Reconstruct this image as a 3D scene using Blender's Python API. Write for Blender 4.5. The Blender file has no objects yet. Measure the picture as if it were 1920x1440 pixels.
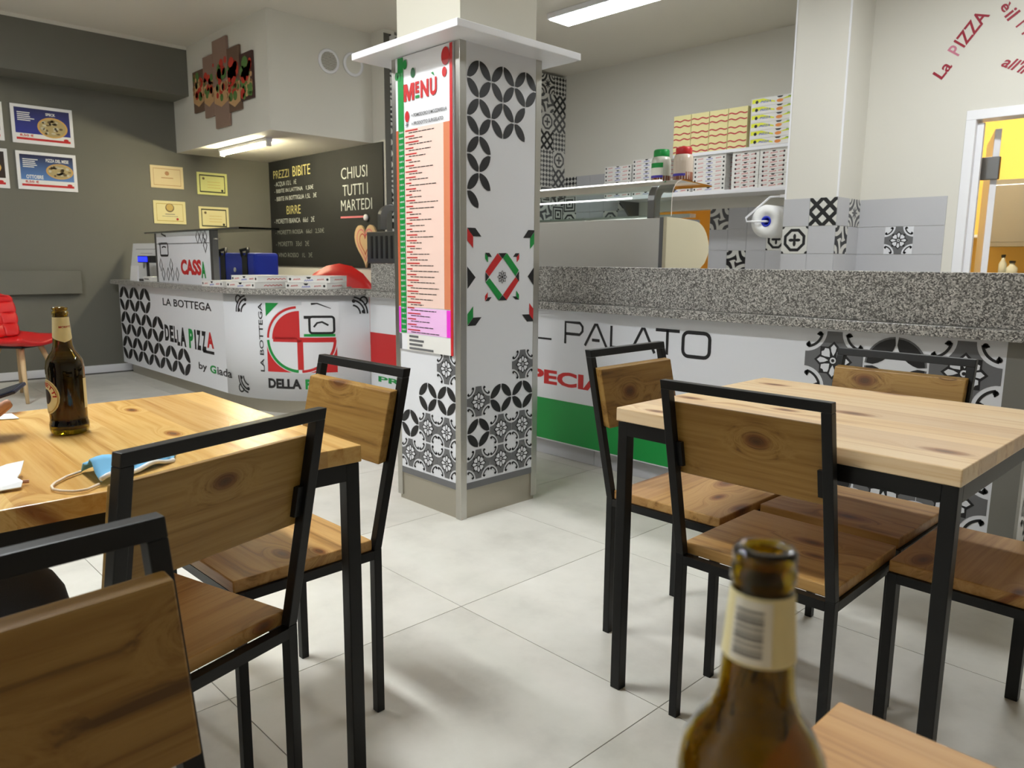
import bpy, bmesh, math, random
from mathutils import Vector, Matrix
random.seed(7)
SC = bpy.context.scene
COL = SC.collection
sin, cos, pi = math.sin, math.cos, math.pi
R = math.radians

# ------------------------------------------------------------------ camera
F_PX, PITCH, ROLL, YAW, EYE = 1418.06, R(9.2443), R(.4776), R(135.984), 1.15
_F = Vector((cos(YAW)*cos(PITCH), sin(YAW)*cos(PITCH), -sin(PITCH)))
_r = Vector((sin(YAW), -cos(YAW), 0)); _u = _r.cross(_F)
RIGHT = cos(ROLL)*_r + sin(ROLL)*_u; UP = -sin(ROLL)*_r + cos(ROLL)*_u
cam = bpy.data.cameras.new('camera'); co = bpy.data.objects.new('camera', cam); COL.objects.link(co)
m = Matrix.Identity(4)
for i in range(3):
    m[i][0], m[i][1], m[i][2] = RIGHT[i], UP[i], -_F[i]
m[2][3] = EYE
co.matrix_world = m
cam.sensor_width = 36; cam.lens = F_PX/1920*36; cam.clip_start = .02
cam.dof.use_dof = True; cam.dof.focus_distance = 1.9; cam.dof.aperture_fstop = 9
SC.camera = co
# ------------------------------------------------------------------ world, exposure
w = bpy.data.worlds.new('world'); SC.world = w; w.use_nodes = True
w.node_tree.nodes['Background'].inputs[0].default_value = (.9, .95, 1, 1)
w.node_tree.nodes['Background'].inputs[1].default_value = .05
vs = SC.view_settings
vs.view_transform = 'Standard'; vs.look = 'None'; vs.gamma = 1; vs.use_curve_mapping = False
vs.exposure = 1.5
LAMP = dict(dining=32, till=20, kitchen=9.5, kitchen2=26, tube=60, annex=34, rear=20)   # emission strengths of the lamps (built below)

# pixel of the 1920x1440 photograph -> point on a wall, floor or counter plane
def ray(u, v): return RIGHT*((u-960)/F_PX) + UP*((720-v)/F_PX) + _F
def hz(u, v, z): d = ray(u, v); k = (z-EYE)/d.z; return Vector((d.x*k, d.y*k, z))
def hx(u, v, x): d = ray(u, v); k = x/d.x; return Vector((x, d.y*k, EYE+d.z*k))
def hy(u, v, y): d = ray(u, v); k = y/d.y; return Vector((d.x*k, y, EYE+d.z*k))

# ------------------------------------------------------------------ materials
def lin(c): return tuple(((v/255+.055)/1.055)**2.4 if v > 10 else v/255/12.92 for v in c)
MATS = {}
def mat(name, rgb=(200, 200, 200), rough=.5, metal=0., emit=0., spec=.5, bump=None, trans=0., ior=1.45, coat=0.):
    if name in MATS: return MATS[name]
    m = bpy.data.materials.new(name); m.use_nodes = True
    b = m.node_tree.nodes['Principled BSDF']
    c = lin(rgb) + (1,)
    b.inputs['Base Color'].default_value = c
    b.inputs['Roughness'].default_value = rough
    b.inputs['Metallic'].default_value = metal
    b.inputs['Specular IOR Level'].default_value = spec
    b.inputs['IOR'].default_value = ior
    b.inputs['Transmission Weight'].default_value = trans
    b.inputs['Coat Weight'].default_value = coat
    if emit:
        b.inputs['Emission Color'].default_value = c; b.inputs['Emission Strength'].default_value = emit
    if bump:
        nt = m.node_tree; tc = nt.nodes.new('ShaderNodeTexCoord'); n = nt.nodes.new('ShaderNodeTexNoise')
        n.inputs['Scale'].default_value = bump[0]; n.inputs['Detail'].default_value = 4
        bp = nt.nodes.new('ShaderNodeBump'); bp.inputs['Strength'].default_value = bump[1]; bp.inputs['Distance'].default_value = .01
        nt.links.new(tc.outputs['Object'], n.inputs['Vector']); nt.links.new(n.outputs['Fac'], bp.inputs['Height'])
        nt.links.new(bp.outputs['Normal'], b.inputs['Normal'])
    m.diffuse_color = c
    MATS[name] = m
    return m
class NT:
    def __init__(s, m): s.t = m.node_tree; s.b = s.t.nodes['Principled BSDF']
    def n(s, typ, **kw):
        nd = s.t.nodes.new('ShaderNode'+typ)
        for k, v in kw.items(): setattr(nd, k, v)
        return nd
    def put(s, sock, v):
        if hasattr(v, 'is_output'): s.t.links.new(v, sock)
        else: sock.default_value = v
    def m(s, op, a, b=0., c=0.):
        nd = s.n('Math', operation=op)
        for i, v in enumerate((a, b, c)): s.put(nd.inputs[i], v)
        return nd.outputs[0]
    def vm(s, op, a, b=(0, 0, 0)):
        nd = s.n('VectorMath', operation=op); s.put(nd.inputs[0], a); s.put(nd.inputs[1], b); return nd.outputs[0]
    def ramp(s, fac, stops, interp='LINEAR'):
        nd = s.n('ValToRGB'); cr = nd.color_ramp; cr.interpolation = interp
        while len(cr.elements) < len(stops): cr.elements.new(.5)
        for e, (p, c) in zip(cr.elements, stops): e.position = p; e.color = lin(c)+(1,)
        s.put(nd.inputs[0], fac); return nd.outputs[0]
    def mix(s, fac, a, b, mode='MIX'):
        nd = s.n('Mix', data_type='RGBA', blend_type=mode)
        s.put(nd.inputs[0], fac); s.put(nd.inputs[6], a if hasattr(a, 'is_output') else lin(a)+(1,)); s.put(nd.inputs[7], b if hasattr(b, 'is_output') else lin(b)+(1,))
        return nd.outputs[2]
    def noise(s, vec, scale, detail=3., rough=.5, dist=0.):
        nd = s.n('TexNoise'); s.put(nd.inputs['Vector'], vec); nd.inputs['Scale'].default_value = scale
        nd.inputs['Detail'].default_value = detail; nd.inputs['Roughness'].default_value = rough; nd.inputs['Distortion'].default_value = dist
        return nd.outputs['Fac']
    def obj(s): return s.n('TexCoord').outputs['Object']
    def rnd(s): return s.n('ObjectInfo').outputs['Random']

def wood(name, pale, mid, dark, board=.13, rough=.42, knots=1.):
    m = mat(name, mid, rough); t = NT(m)
    off = t.n('CombineXYZ'); r = t.rnd()
    t.put(off.inputs[0], t.m('MULTIPLY', r, 7.3)); t.put(off.inputs[1], t.m('MULTIPLY', r, 13.7)); t.put(off.inputs[2], t.m('MULTIPLY', r, 3.1))
    p = t.vm('ADD', t.obj(), off.outputs[0])
    sep = t.n('SeparateXYZ'); t.put(sep.inputs[0], p)
    yz = t.m('ADD', sep.outputs[1], sep.outputs[2])
    kv = t.n('CombineXYZ'); t.put(kv.inputs[0], t.m('MULTIPLY', sep.outputs[0], 3.4)); t.put(kv.inputs[1], t.m('MULTIPLY', yz, 7.5))
    vor = t.n('TexVoronoi', voronoi_dimensions='2D'); vor.feature = 'F1'
    t.put(vor.inputs['Vector'], kv.outputs[0]); vor.inputs['Scale'].default_value = 1.; vor.inputs['Randomness'].default_value = .95
    vc = t.n('SeparateColor'); t.put(vc.inputs[0], vor.outputs['Color'])
    d = t.m('ADD', t.m('MULTIPLY', vor.outputs['Distance'], t.m('ADD', .7, vc.outputs[1])), t.m('MULTIPLY', t.m('GREATER_THAN', vc.outputs[0], .55), 5.))
    near = t.m('POWER', t.m('SUBTRACT', 1., t.m('MINIMUM', t.m('MULTIPLY', d, 1.9), 1.)), 3.)
    yb = t.m('DIVIDE', sep.outputs[1], board)
    bid = t.m('FLOOR', yb)
    wn = t.n('TexWhiteNoise', noise_dimensions='1D'); t.put(wn.inputs['W'], bid)
    st = t.n('CombineXYZ')
    t.put(st.inputs[0], t.m('MULTIPLY', sep.outputs[0], 1.3))
    t.put(st.inputs[1], t.m('ADD', t.m('MULTIPLY', sep.outputs[1], 34.), t.m('ADD', t.m('MULTIPLY', near, 9.), t.m('MULTIPLY', wn.outputs[0], 31.))))
    t.put(st.inputs[2], t.m('MULTIPLY', sep.outputs[2], 34.))
    g = t.noise(st.outputs[0], 1., 5., .6, .4)
    col = t.ramp(g, [(.3, dark), (.42, mid), (.56, pale), (.7, mid), (.78, dark)])
    big = t.noise(t.vm('MULTIPLY', p, (2., 7., 7.)), 1., 2.)
    col = t.mix(t.m('MULTIPLY', big, .5), col, mid)
    tint = t.ramp(wn.outputs[0], [(0., (222, 205, 190)), (.5, (255, 250, 240)), (1., (240, 222, 195))])
    col = t.mix(.8, col, tint, 'MULTIPLY')
    kn = t.ramp(d, [(0., (84, 46, 30)), (.05, (120, 74, 50)), (.1, (176, 132, 96)), (.2, (255, 255, 255))])
    col = t.mix(.85*knots, col, kn, 'MULTIPLY')
    t.put(t.b.inputs['Base Color'], col)
    bp = t.n('Bump'); bp.inputs['Strength'].default_value = .12; bp.inputs['Distance'].default_value = .004
    t.put(bp.inputs['Height'], g); t.put(t.b.inputs['Normal'], bp.outputs[0])
    return m
wood('pine', (248, 228, 196), (236, 208, 166), (204, 162, 116), rough=.32)
wood('pine_yellow', (228, 194, 128), (212, 172, 104), (176, 128, 64), rough=.26)
wood('pine_dark', (212, 172, 116), (196, 152, 94), (150, 104, 58), rough=.5)
wood('pine_seat', (206, 168, 110), (184, 142, 82), (120, 82, 38), board=.4)
wood('pine_back', (172, 140, 78), (148, 113, 54), (84, 56, 20), board=.4)
mat('black_metal', (15, 15, 16), .4, 0., spec=.4, bump=(400, .03))
mat('white_panel', (222, 223, 228), .32)
mat('white_paint', (214, 211, 202), .75, bump=(60, .02))
mat('ceiling_paint', (222, 217, 206), .85)
mat('cream_paint', (198, 194, 180), .8)
mat('grey_paint', (108, 107, 98), .7, bump=(50, .02))
mat('steel', (190, 188, 182), .28, 1.)
mat('steel_dark', (120, 120, 120), .35, .9)
mat('case_steel', (206, 204, 200), .42, .7)
mat('plinth', (170, 164, 150), .3, .6)
mat('white_gloss', (232, 232, 236), .25)
mat('print_black', (26, 25, 27), .45); mat('print_grey', (104, 104, 106), .45); mat('print_white', (222, 223, 228), .32)
mat('print_red', (196, 38, 40), .4); mat('print_green', (18, 142, 62), .4); mat('dark_green', (12, 90, 44), .45)
mat('wall_red', (150, 30, 50), .5); mat('wall_pink', (196, 120, 140), .5)
mat('menu_orange', (214, 130, 92), .45); mat('menu_pale', (240, 208, 196), .45); mat('menu_rust', (196, 96, 62), .45)
mat('menu_pink', (236, 60, 210), .45); mat('menu_pink_pale', (240, 190, 236), .45)
mat('card_white', (228, 226, 222), .7); mat('card_cream', (222, 212, 160), .7)
mat('chalk_black', (26, 27, 26), .75, bump=(80, .03)); mat('chalk_white', (200, 204, 200), .9); mat('chalk_dim', (138, 140, 134), .9)
mat('chalk_yellow', (196, 186, 120), .9); mat('chalk_pink', (206, 116, 122), .9)
mat('blue_bag', (22, 48, 170), .55); mat('black_strap', (24, 24, 30), .6)
mat('red_plastic', (196, 26, 22), .4); mat('red_leather', (204, 28, 30), .38)
mat('beech', (206, 176, 134), .5)
mat('yellow_wall', (246, 200, 104), .8); mat('strip_grey', (128, 126, 120), .4, .3); mat('vent_grey', (112, 110, 98), .6); mat('beige_plastic', (204, 196, 168), .45)
mat('tile_grey', (186, 186, 190), .25); mat('grout', (92, 90, 84), .8)
mat('paper_white', (232, 232, 232), .8); mat('blue_core', (30, 50, 190), .5)
mat('jeans', (72, 74, 80), .9, bump=(500, .15)); mat('sweater', (52, 54, 62), .95, bump=(250, .2))
mat('skin', (196, 146, 120), .55); mat('hair', (48, 34, 26), .6)
mat('mask_blue', (120, 184, 224), .85); mat('mask_white', (232, 232, 230), .85); mat('elastic', (232, 214, 190), .8)
mat('phone_black', (26, 30, 44), .15); mat('phone_rim', (60, 66, 92), .25, .8)
mat('label_cream', (226, 216, 168), .6); mat('label_red', (170, 40, 36), .6); mat('label_gold', (196, 164, 90), .5); mat('barcode_grey', (120, 118, 116), .6); mat('label_white', (226, 224, 212), .6)
mat('sauce', (120, 62, 30), .5)
mat('screen_blue', (20, 30, 255), .4, emit=1.6)
def granite():
    m = mat('granite', (150, 148, 144), .3); t = NT(m); o = t.obj()
    v = t.n('TexVoronoi'); t.put(v.inputs['Vector'], o); v.inputs['Scale'].default_value = 210
    sp = t.n('SeparateColor'); t.put(sp.inputs[0], v.outputs['Color'])
    c = t.ramp(sp.outputs[0], [(0., (38, 38, 38)), (.24, (92, 90, 88)), (.42, (146, 143, 138)), (.62, (178, 175, 170)), (.86, (214, 210, 204))], 'CONSTANT')
    n = t.noise(o, 70., 3.)
    c = t.mix(t.m('MULTIPLY', n, .5), c, (150, 146, 140))
    t.put(t.b.inputs['Base Color'], c)
granite()
def floor_mat():
    m = mat('floor_tile', (206, 203, 194), .3); t = NT(m); o = t.obj(); r = t.rnd()
    p = t.vm('ADD', o, t.vm('MULTIPLY', t.vm('ADD', t.n('ObjectInfo').outputs['Location'], (1, 2, 3)), (3., 5., 0.)))
    n = t.noise(p, 3.2, 6., .62); n2 = t.noise(p, 16., 4., .6)
    c = t.ramp(n, [(.3, (196, 193, 184)), (.5, (215, 212, 203)), (.7, (224, 221, 213))])
    c = t.mix(t.m('MULTIPLY', n2, .3), c, (202, 199, 190))
    t.put(t.b.inputs['Base Color'], c)
    t.put(t.b.inputs['Roughness'], t.m('ADD', .26, t.m('MULTIPLY', n, .18)))
floor_mat()
def tile_pattern(k):
    m = mat('tile_pattern_%d' % k, (60, 60, 60), .28); t = NT(m)
    s = t.n('SeparateXYZ'); t.put(s.inputs[0], t.obj())
    x = t.m('MULTIPLY', s.outputs[0], 10.); y = t.m('MULTIPLY', s.outputs[2], 10.)
    ax = t.m('ABSOLUTE', x); ay = t.m('ABSOLUTE', y)
    r = t.m('SQRT', t.m('ADD', t.m('MULTIPLY', x, x), t.m('MULTIPLY', y, y)))
    cxr = t.m('SUBTRACT', ax, 1.); cyr = t.m('SUBTRACT', ay, 1.)
    rc = t.m('SQRT', t.m('ADD', t.m('MULTIPLY', cxr, cxr), t.m('MULTIPLY', cyr, cyr)))
    band = lambda v, c, h: t.m('LESS_THAN', t.m('ABSOLUTE', t.m('SUBTRACT', v, c)), h)
    mx = lambda a, b: t.m('MAXIMUM', a, b)
    th = t.m('ARCTAN2', y, x)
    fl = lambda n, a, b: t.m('LESS_THAN', r, t.m('ADD', a, t.m('MULTIPLY', b, t.m('COSINE', t.m('MULTIPLY', th, n)))))
    if k == 0:
        mask = mx(mx(band(rc, .78, .13), band(rc, .38, .08)), fl(8., .34, .14))
    elif k == 1:
        a = t.m('FLOOR', t.m('MULTIPLY', t.m('ADD', x, y), 2.)); b = t.m('FLOOR', t.m('MULTIPLY', t.m('SUBTRACT', x, y), 2.))
        mask = t.m('MODULO', t.m('ABSOLUTE', t.m('ADD', a, b)), 2.)
    elif k == 2:
        o8 = mx(mx(ax, ay), t.m('MULTIPLY', t.m('ADD', ax, ay), .72))
        mask = mx(mx(band(o8, .72, .11), fl(4., .3, .16)), t.m('LESS_THAN', rc, .2))
    elif k == 3:
        w = t.m('SINE', t.m('ADD', t.m('MULTIPLY', rc, 9.), t.m('MULTIPLY', th, 2.)))
        mask = t.m('GREATER_THAN', w, .05)
    elif k == 4:
        g1 = t.m('ABSOLUTE', t.m('SUBTRACT', t.m('FRACT', t.m('MULTIPLY', t.m('ADD', x, y), 1.)), .5))
        g2 = t.m('ABSOLUTE', t.m('SUBTRACT', t.m('FRACT', t.m('MULTIPLY', t.m('SUBTRACT', x, y), 1.)), .5))
        mask = t.m('GREATER_THAN', t.m('MAXIMUM', g1, g2), .3)
    else:
        sq = mx(ax, ay)
        mask = mx(mx(band(sq, .8, .08), band(sq, .45, .09)), t.m('LESS_THAN', sq, .16))
    dark = t.ramp(t.rnd(), [(0., (34, 34, 36)), (.6, (34, 34, 36)), (.61, (84, 84, 86))], 'CONSTANT')
    t.put(t.b.inputs['Base Color'], t.mix(mask, (206, 205, 200), dark))
    return m
for k in range(6): tile_pattern(k)
def clear_glass(name, tint, ior=1.5):
    m = bpy.data.materials.new(name); m.use_nodes = True; nt = m.node_tree
    for n in list(nt.nodes): nt.nodes.remove(n)
    o = nt.nodes.new('ShaderNodeOutputMaterial'); mx = nt.nodes.new('ShaderNodeMixShader')
    a = nt.nodes.new('ShaderNodeBsdfTransparent'); b = nt.nodes.new('ShaderNodeBsdfGlossy'); fr = nt.nodes.new('ShaderNodeFresnel')
    a.inputs[0].default_value = tint + (1,); b.inputs['Roughness'].default_value = .03; fr.inputs[0].default_value = ior
    nt.links.new(fr.outputs[0], mx.inputs[0]); nt.links.new(a.outputs[0], mx.inputs[1]); nt.links.new(b.outputs[0], mx.inputs[2]); nt.links.new(mx.outputs[0], o.inputs[0])
    MATS[name] = m
clear_glass('case_glass', (.88, .94, .92), ior=1.22); clear_glass('jar_plastic', (.8, .8, .76)); clear_glass('liquor', (.34, .16, .02))
mat('amber_glass', (160, 132, 18), .03, trans=1., ior=1.45)
for nm, colr, st in (('lamp_white', (247, 251, 252), 'dining'), ('lamp_till', (247, 251, 252), 'till'), ('lamp_kitchen', (247, 251, 252), 'kitchen'), ('lamp_rear', (247, 251, 252), 'rear'), ('lamp_kitchen_two', (247, 251, 252), 'kitchen2'), ('lamp_tube', (255, 244, 205), 'tube'), ('lamp_warm', (255, 240, 205), 'annex')):
    mat(nm, colr, .5, emit=LAMP[st])
def gradient_mat(name, a, b, axis, lo, hi):
    m = mat(name, a, .45); t = NT(m); s = t.n('SeparateXYZ'); t.put(s.inputs[0], t.obj())
    f = t.m('DIVIDE', t.m('SUBTRACT', s.outputs[axis], lo), hi-lo)
    t.put(t.b.inputs['Base Color'], t.ramp(f, [(0., a), (1., b)]))
    return m

# ------------------------------------------------------------------ mesh helpers
def new_obj(name, me, parent=None, material=None, smooth=False):
    o = bpy.data.objects.new(name, me); COL.objects.link(o)
    if me is not None and material is not None:
        me.materials.clear(); me.materials.append(MATS[material])
    if me is not None and smooth:
        me.polygons.foreach_set('use_smooth', [True]*len(me.polygons))
    if parent is not None: o.parent = parent
    return o
class MB:
    def __init__(s): s.v = []; s.f = []
    def add(s, vs, fs):
        n = len(s.v); s.v += [tuple(p) for p in vs]; s.f += [tuple(i+n for i in f) for f in fs]; return s
    def box(s, x0, y0, z0, x1, y1, z1):
        return s.add([(x0, y0, z0), (x1, y0, z0), (x1, y1, z0), (x0, y1, z0), (x0, y0, z1), (x1, y0, z1), (x1, y1, z1), (x0, y1, z1)],
                     [(3, 2, 1, 0), (4, 5, 6, 7), (0, 1, 5, 4), (1, 2, 6, 5), (2, 3, 7, 6), (3, 0, 4, 7)])
    def hexa(s, b, t):   # bottom quad, top quad (both counter-clockwise from above)
        return s.add(list(b)+list(t), [(3, 2, 1, 0), (4, 5, 6, 7), (0, 1, 5, 4), (1, 2, 6, 5), (2, 3, 7, 6), (3, 0, 4, 7)])
    def bar(s, p, q, wd, ht, up=(0, 0, 1)):
        p, q, up = Vector(p), Vector(q), Vector(up); d = (q-p).normalized(); a = d.cross(up)
        if a.length < 1e-4: a = d.cross(Vector((1, 0, 0)))
        a.normalize(); b = a.cross(d).normalized()
        a *= wd/2; b *= ht/2
        return s.add([p-a-b, p+a-b, p+a+b, p-a+b, q-a-b, q+a-b, q+a+b, q-a+b], [(0, 1, 2, 3), (7, 6, 5, 4), (4, 5, 1, 0), (5, 6, 2, 1), (6, 7, 3, 2), (7, 4, 0, 3)])
    def prism(s, poly, fn, a, b):   # poly 2D, fn(u,v,h) -> 3D
        n = len(poly)
        return s.add([fn(u, v, a) for u, v in poly]+[fn(u, v, b) for u, v in poly],
                     [tuple(range(n-1, -1, -1)), tuple(range(n, 2*n))]+[(i, (i+1) % n, n+(i+1) % n, n+i) for i in range(n)])
    def tube(s, pts, r, n=8, closed=False):
        pts = [Vector(p) for p in pts]; N = len(pts); rs = r if isinstance(r, (list, tuple)) else [r]*N
        vs, fs = [], []; prev = None
        for i, p in enumerate(pts):
            if closed: d = pts[(i+1) % N]-pts[i-1]
            else: d = pts[min(i+1, N-1)]-pts[max(i-1, 0)]
            d.normalize()
            if prev is None:
                a = d.cross(Vector((0, 0, 1)))
                if a.length < 1e-3: a = d.cross(Vector((1, 0, 0)))
            else: a = prev - d*prev.dot(d)
            a.normalize(); prev = a; b = d.cross(a)
            for k in range(n):
                t = 2*pi*k/n; vs.append(p+(a*cos(t)+b*sin(t))*rs[i])
        for i in range(N if closed else N-1):
            j = (i+1) % N
            for k in range(n): fs.append((i*n+k, i*n+(k+1) % n, j*n+(k+1) % n, j*n+k))
        if not closed: fs += [tuple(range(n-1, -1, -1)), tuple(range((N-1)*n, N*n))]
        return s.add(vs, fs)
    def lathe(s, prof, n=32, c=(0, 0, 0), closed=False):
        vs, fs = [], []
        for r, z in prof:
            for k in range(n): t = 2*pi*k/n; vs.append((c[0]+r*cos(t), c[1]+r*sin(t), c[2]+z))
        M = len(prof)
        for i in range(M if closed else M-1):
            j = (i+1) % M
            for k in range(n): fs.append((i*n+k, i*n+(k+1) % n, j*n+(k+1) % n, j*n+k))
        if not closed:
            if prof[0][0] > 1e-6: fs.append(tuple(range(n-1, -1, -1)))
            if prof[-1][0] > 1e-6: fs.append(tuple(range((M-1)*n, M*n)))
        return s.add(vs, fs)
    def mesh(s, name='mesh', bevel=0., merge=False):
        me = bpy.data.meshes.new(name); me.from_pydata(s.v, [], s.f)
        if bevel or merge:
            bm = bmesh.new(); bm.from_mesh(me)
            if merge: bmesh.ops.remove_doubles(bm, verts=bm.verts, dist=1e-5)
            if bevel: bmesh.ops.bevel(bm, geom=bm.edges[:]+bm.verts[:], offset=bevel, segments=2, affect='EDGES', profile=.5, clamp_overlap=True)
            bm.to_mesh(me); bm.free()
        me.update(); return me
    def build(s, name, material, parent=None, smooth=False, bevel=0.):
        return new_obj(name, s.mesh(name, bevel), parent, material, smooth)
def tag(o, label, cat, group=None):
    o['label'] = label; o['category'] = cat
    if group: o['group'] = group
    return o
def thing(name, label, cat, loc=(0, 0, 0), rz=0., group=None):
    o = bpy.data.objects.new(name, None); COL.objects.link(o); o.location = loc; o.rotation_euler = (0, 0, rz); o.empty_display_size = .1
    return tag(o, label, cat, group)
def struct(o, label=None):
    o['kind'] = 'structure'
    if label: o['label'] = label
    return o
def copy_tree(o, parent=None):
    c = o.copy(); COL.objects.link(c); c.parent = parent
    for ch in list(o.children): copy_tree(ch, c)
    return c

# ------------------------------------------------------------------ flat print helpers (2D shapes laid on a surface)
_txt = {}
def text2d(body, bold=0., shear=0.):
    key = (body, bold, shear)
    if key not in _txt:
        cu = bpy.data.curves.new('t', 'FONT'); cu.body = body; cu.offset = bold; cu.shear = shear; cu.fill_mode = 'FRONT'; cu.resolution_u = 3
        o = bpy.data.objects.new('t', cu); COL.objects.link(o)
        dg = bpy.context.evaluated_depsgraph_get(); me = bpy.data.meshes.new_from_object(o.evaluated_get(dg))
        _txt[key] = ([(v.co.x, v.co.y) for v in me.vertices], [tuple(p.vertices) for p in me.polygons])
        bpy.data.objects.remove(o); bpy.data.curves.remove(cu); bpy.data.meshes.remove(me)
    return _txt[key]
def arc(cx, cy, r, a0, a1, n=16, ry=None):
    ry = r if ry is None else ry
    return [(cx+r*cos(R(a0+(a1-a0)*i/n)), cy+ry*sin(R(a0+(a1-a0)*i/n))) for i in range(n+1)]
class Print:
    """collects flat shapes per colour; fn(u, v, h) puts them on the surface at height h above it"""
    def __init__(s, fn, parent, h=.0012, cut=None): s.fn, s.par, s.h, s.cut, s.d = fn, parent, h, cut, {}
    def _g(s, c, name, lay): return s.d.setdefault((name, c, lay), ([], []))
    def poly(s, c, pts, name='printed_shape', lay=0):
        v, f = s._g(c, name, lay); n = len(v); v += pts; f.append(tuple(range(n, n+len(pts)))); return s
    def rect(s, c, x0, y0, x1, y1, name='printed_shape', lay=0): return s.poly(c, [(x0, y0), (x1, y0), (x1, y1), (x0, y1)], name, lay)
    def disc(s, c, x, y, r, name='printed_shape', lay=0, n=20, ry=None): return s.poly(c, arc(x, y, r, 0, 360, n, ry)[:-1], name, lay)
    def stroke(s, c, pts, w, name='printed_shape', lay=0, closed=False):
        v, f = s._g(c, name, lay); n = len(v); N = len(pts); L, Rr = [], []
        for i in range(N):
            if closed: a, b = pts[i-1], pts[(i+1) % N]
            else: a, b = pts[max(i-1, 0)], pts[min(i+1, N-1)]
            dx, dy = b[0]-a[0], b[1]-a[1]; l = math.hypot(dx, dy) or 1
            ww = (w(i/(N-1)) if callable(w) else w)/2
            nx, ny = -dy/l*ww, dx/l*ww; L.append((pts[i][0]+nx, pts[i][1]+ny)); Rr.append((pts[i][0]-nx, pts[i][1]-ny))
        v += L+Rr
        for i in range(N if closed else N-1):
            j = (i+1) % N; f.append((n+N+i, n+N+j, n+j, n+i))
        return s
    def text(s, c, body, x0, y0, x1, y1, bold=0., shear=0., name='lettering', lay=0, rot=0.):
        """fits the text into the box (x0,y0)-(x1,y1); rot turns it about (x0,y0)"""
        V, Fs = text2d(body, bold, shear)
        if not V: return s
        ax, bx = min(p[0] for p in V), max(p[0] for p in V); ay, by = min(p[1] for p in V), max(p[1] for p in V)
        sx, sy = (x1-x0)/(bx-ax), (y1-y0)/(by-ay)
        v, f = s._g(c, name, lay); n = len(v); cr, sr = cos(rot), sin(rot)
        for p in V:
            a, b = (p[0]-ax)*sx, (p[1]-ay)*sy; v.append((x0+a*cr-b*sr, y0+a*sr+b*cr))
        f += [tuple(i+n for i in q) for q in Fs]
        return s
    def flush(s):
        for (name, c, lay), (v, f) in s.d.items():
            h = s.h+lay*.0007
            if s.cut:
                me = bpy.data.meshes.new(name); me.from_pydata([(a, b, 0) for a, b in v], [], f)
                bm = bmesh.new(); bm.from_mesh(me); bmesh.ops.triangulate(bm, faces=bm.faces[:])
                lo = min(a for a, b in v); hi = max(a for a, b in v); k = math.floor(lo/s.cut)+1
                while k*s.cut < hi:
                    bmesh.ops.bisect_plane(bm, geom=bm.verts[:]+bm.edges[:]+bm.faces[:], plane_co=(k*s.cut, 0, 0), plane_no=(1, 0, 0)); k += 1
                for q in bm.verts: q.co = Vector(s.fn(q.co.x, q.co.y, h))
                bm.to_mesh(me); bm.free()
            else:
                me = bpy.data.meshes.new(name); me.from_pydata([tuple(s.fn(a, b, h)) for a, b in v], [], f)
            o = new_obj(name, me, s.par, c)
            if len(f) > 1: o['kind'] = 'stuff'      # flat print: marks too fine to be things of their own
        s.d = {}
    # --- ornaments of the cement-tile decoration
    def lens(s, cx, cy, r, quads='NE NW SE SW', c='print_black', lay=0, ry=None):
        ry = r if ry is None else ry
        for q in quads.split():
            sx = 1 if 'E' in q else -1; sy = 1 if 'N' in q else -1
            out = arc(0, 0, .97, 3, 87, 8); inn = [(1-b, 1-a) for a, b in out][::-1]
            inn = [(.97-p[1]*.97/.97, .97-p[0]) for p in out][::-1]
            P = [(cx+sx*a*r, cy+sy*b*ry) for a, b in out+inn[1:-1]]
            s.poly(c, P if sx*sy > 0 else P[::-1], 'printed_petal', lay)
    def motif(s, cx, cy, h, lay=0):
        T = lambda P: [(cx+a*h, cy+b*h) for a, b in P]
        body = []
        for k in range(4):
            a = [(1-.74*cos(R(t)), 1-.74*sin(R(t))) for t in range(0, 91, 9)]
            for p in (a if k % 2 == 0 else a):
                q = p
                for _ in range(k): q = (q[1], -q[0])
                body.append(q)
        # concave four-armed body, ordered round the centre
        body.sort(key=lambda p: math.atan2(p[1], p[0]))
        s.poly('print_grey', T(body), 'printed_ornament', lay)
        star = [(math.hypot(0, 0)+(.66 if i % 2 == 0 else .5)*cos(R(i*22.5)), (.66 if i % 2 == 0 else .5)*sin(R(i*22.5))) for i in range(16)]
        s.poly('print_black', T(star), 'printed_ornament', lay+1)
        for i in range(8):
            a = R(i*45); l = .56 if i % 2 == 0 else .5; wd = .1 if i % 2 == 0 else .17
            pet = [(0.16, 0), (.3, wd*.7), (l*.8, wd), (l, 0 if i % 2 == 0 else wd*.5), (l*.93, 0), (l, 0 if i % 2 == 0 else -wd*.5), (l*.8, -wd), (.3, -wd*.7)]
            s.poly('print_white', T([(p*cos(a)-q*sin(a), p*sin(a)+q*cos(a)) for p, q in pet]), 'printed_ornament', lay+2)
        s.disc('print_white', cx, cy, .11*h, 'printed_ornament', lay+2, 10); s.disc('print_black', cx, cy, .06*h, 'printed_ornament', lay+3, 8)
        for sx in (1, -1):
            for sy in (1, -1):
                A = [(sx*(1-.58*cos(R(t))), sy*(1-.58*sin(R(t)))) for t in range(8, 83, 6)]
                s.stroke('print_black', T(A), .085*h, 'printed_ornament', lay+1)
                for (a, b) in ((1-.5, 1-.1), (1-.1, 1-.5)):
                    s.disc('print_black', cx+sx*a*h, cy+sy*b*h, .085*h, 'printed_ornament', lay+1, 10)
                s.stroke('print_black', T([(sx*a, sy*b) for a, b in arc(.56, .98, .1, 200, 300, 5)]), .06*h, 'printed_ornament', lay+1)
                s.stroke('print_black', T([(sx*b, sy*a) for a, b in arc(.56, .98, .1, 200, 300, 5)]), .06*h, 'printed_ornament', lay+1)

mat('jar_pale', (206, 208, 196), .2); mat('jar_beige', (206, 190, 174), .2)
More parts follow.
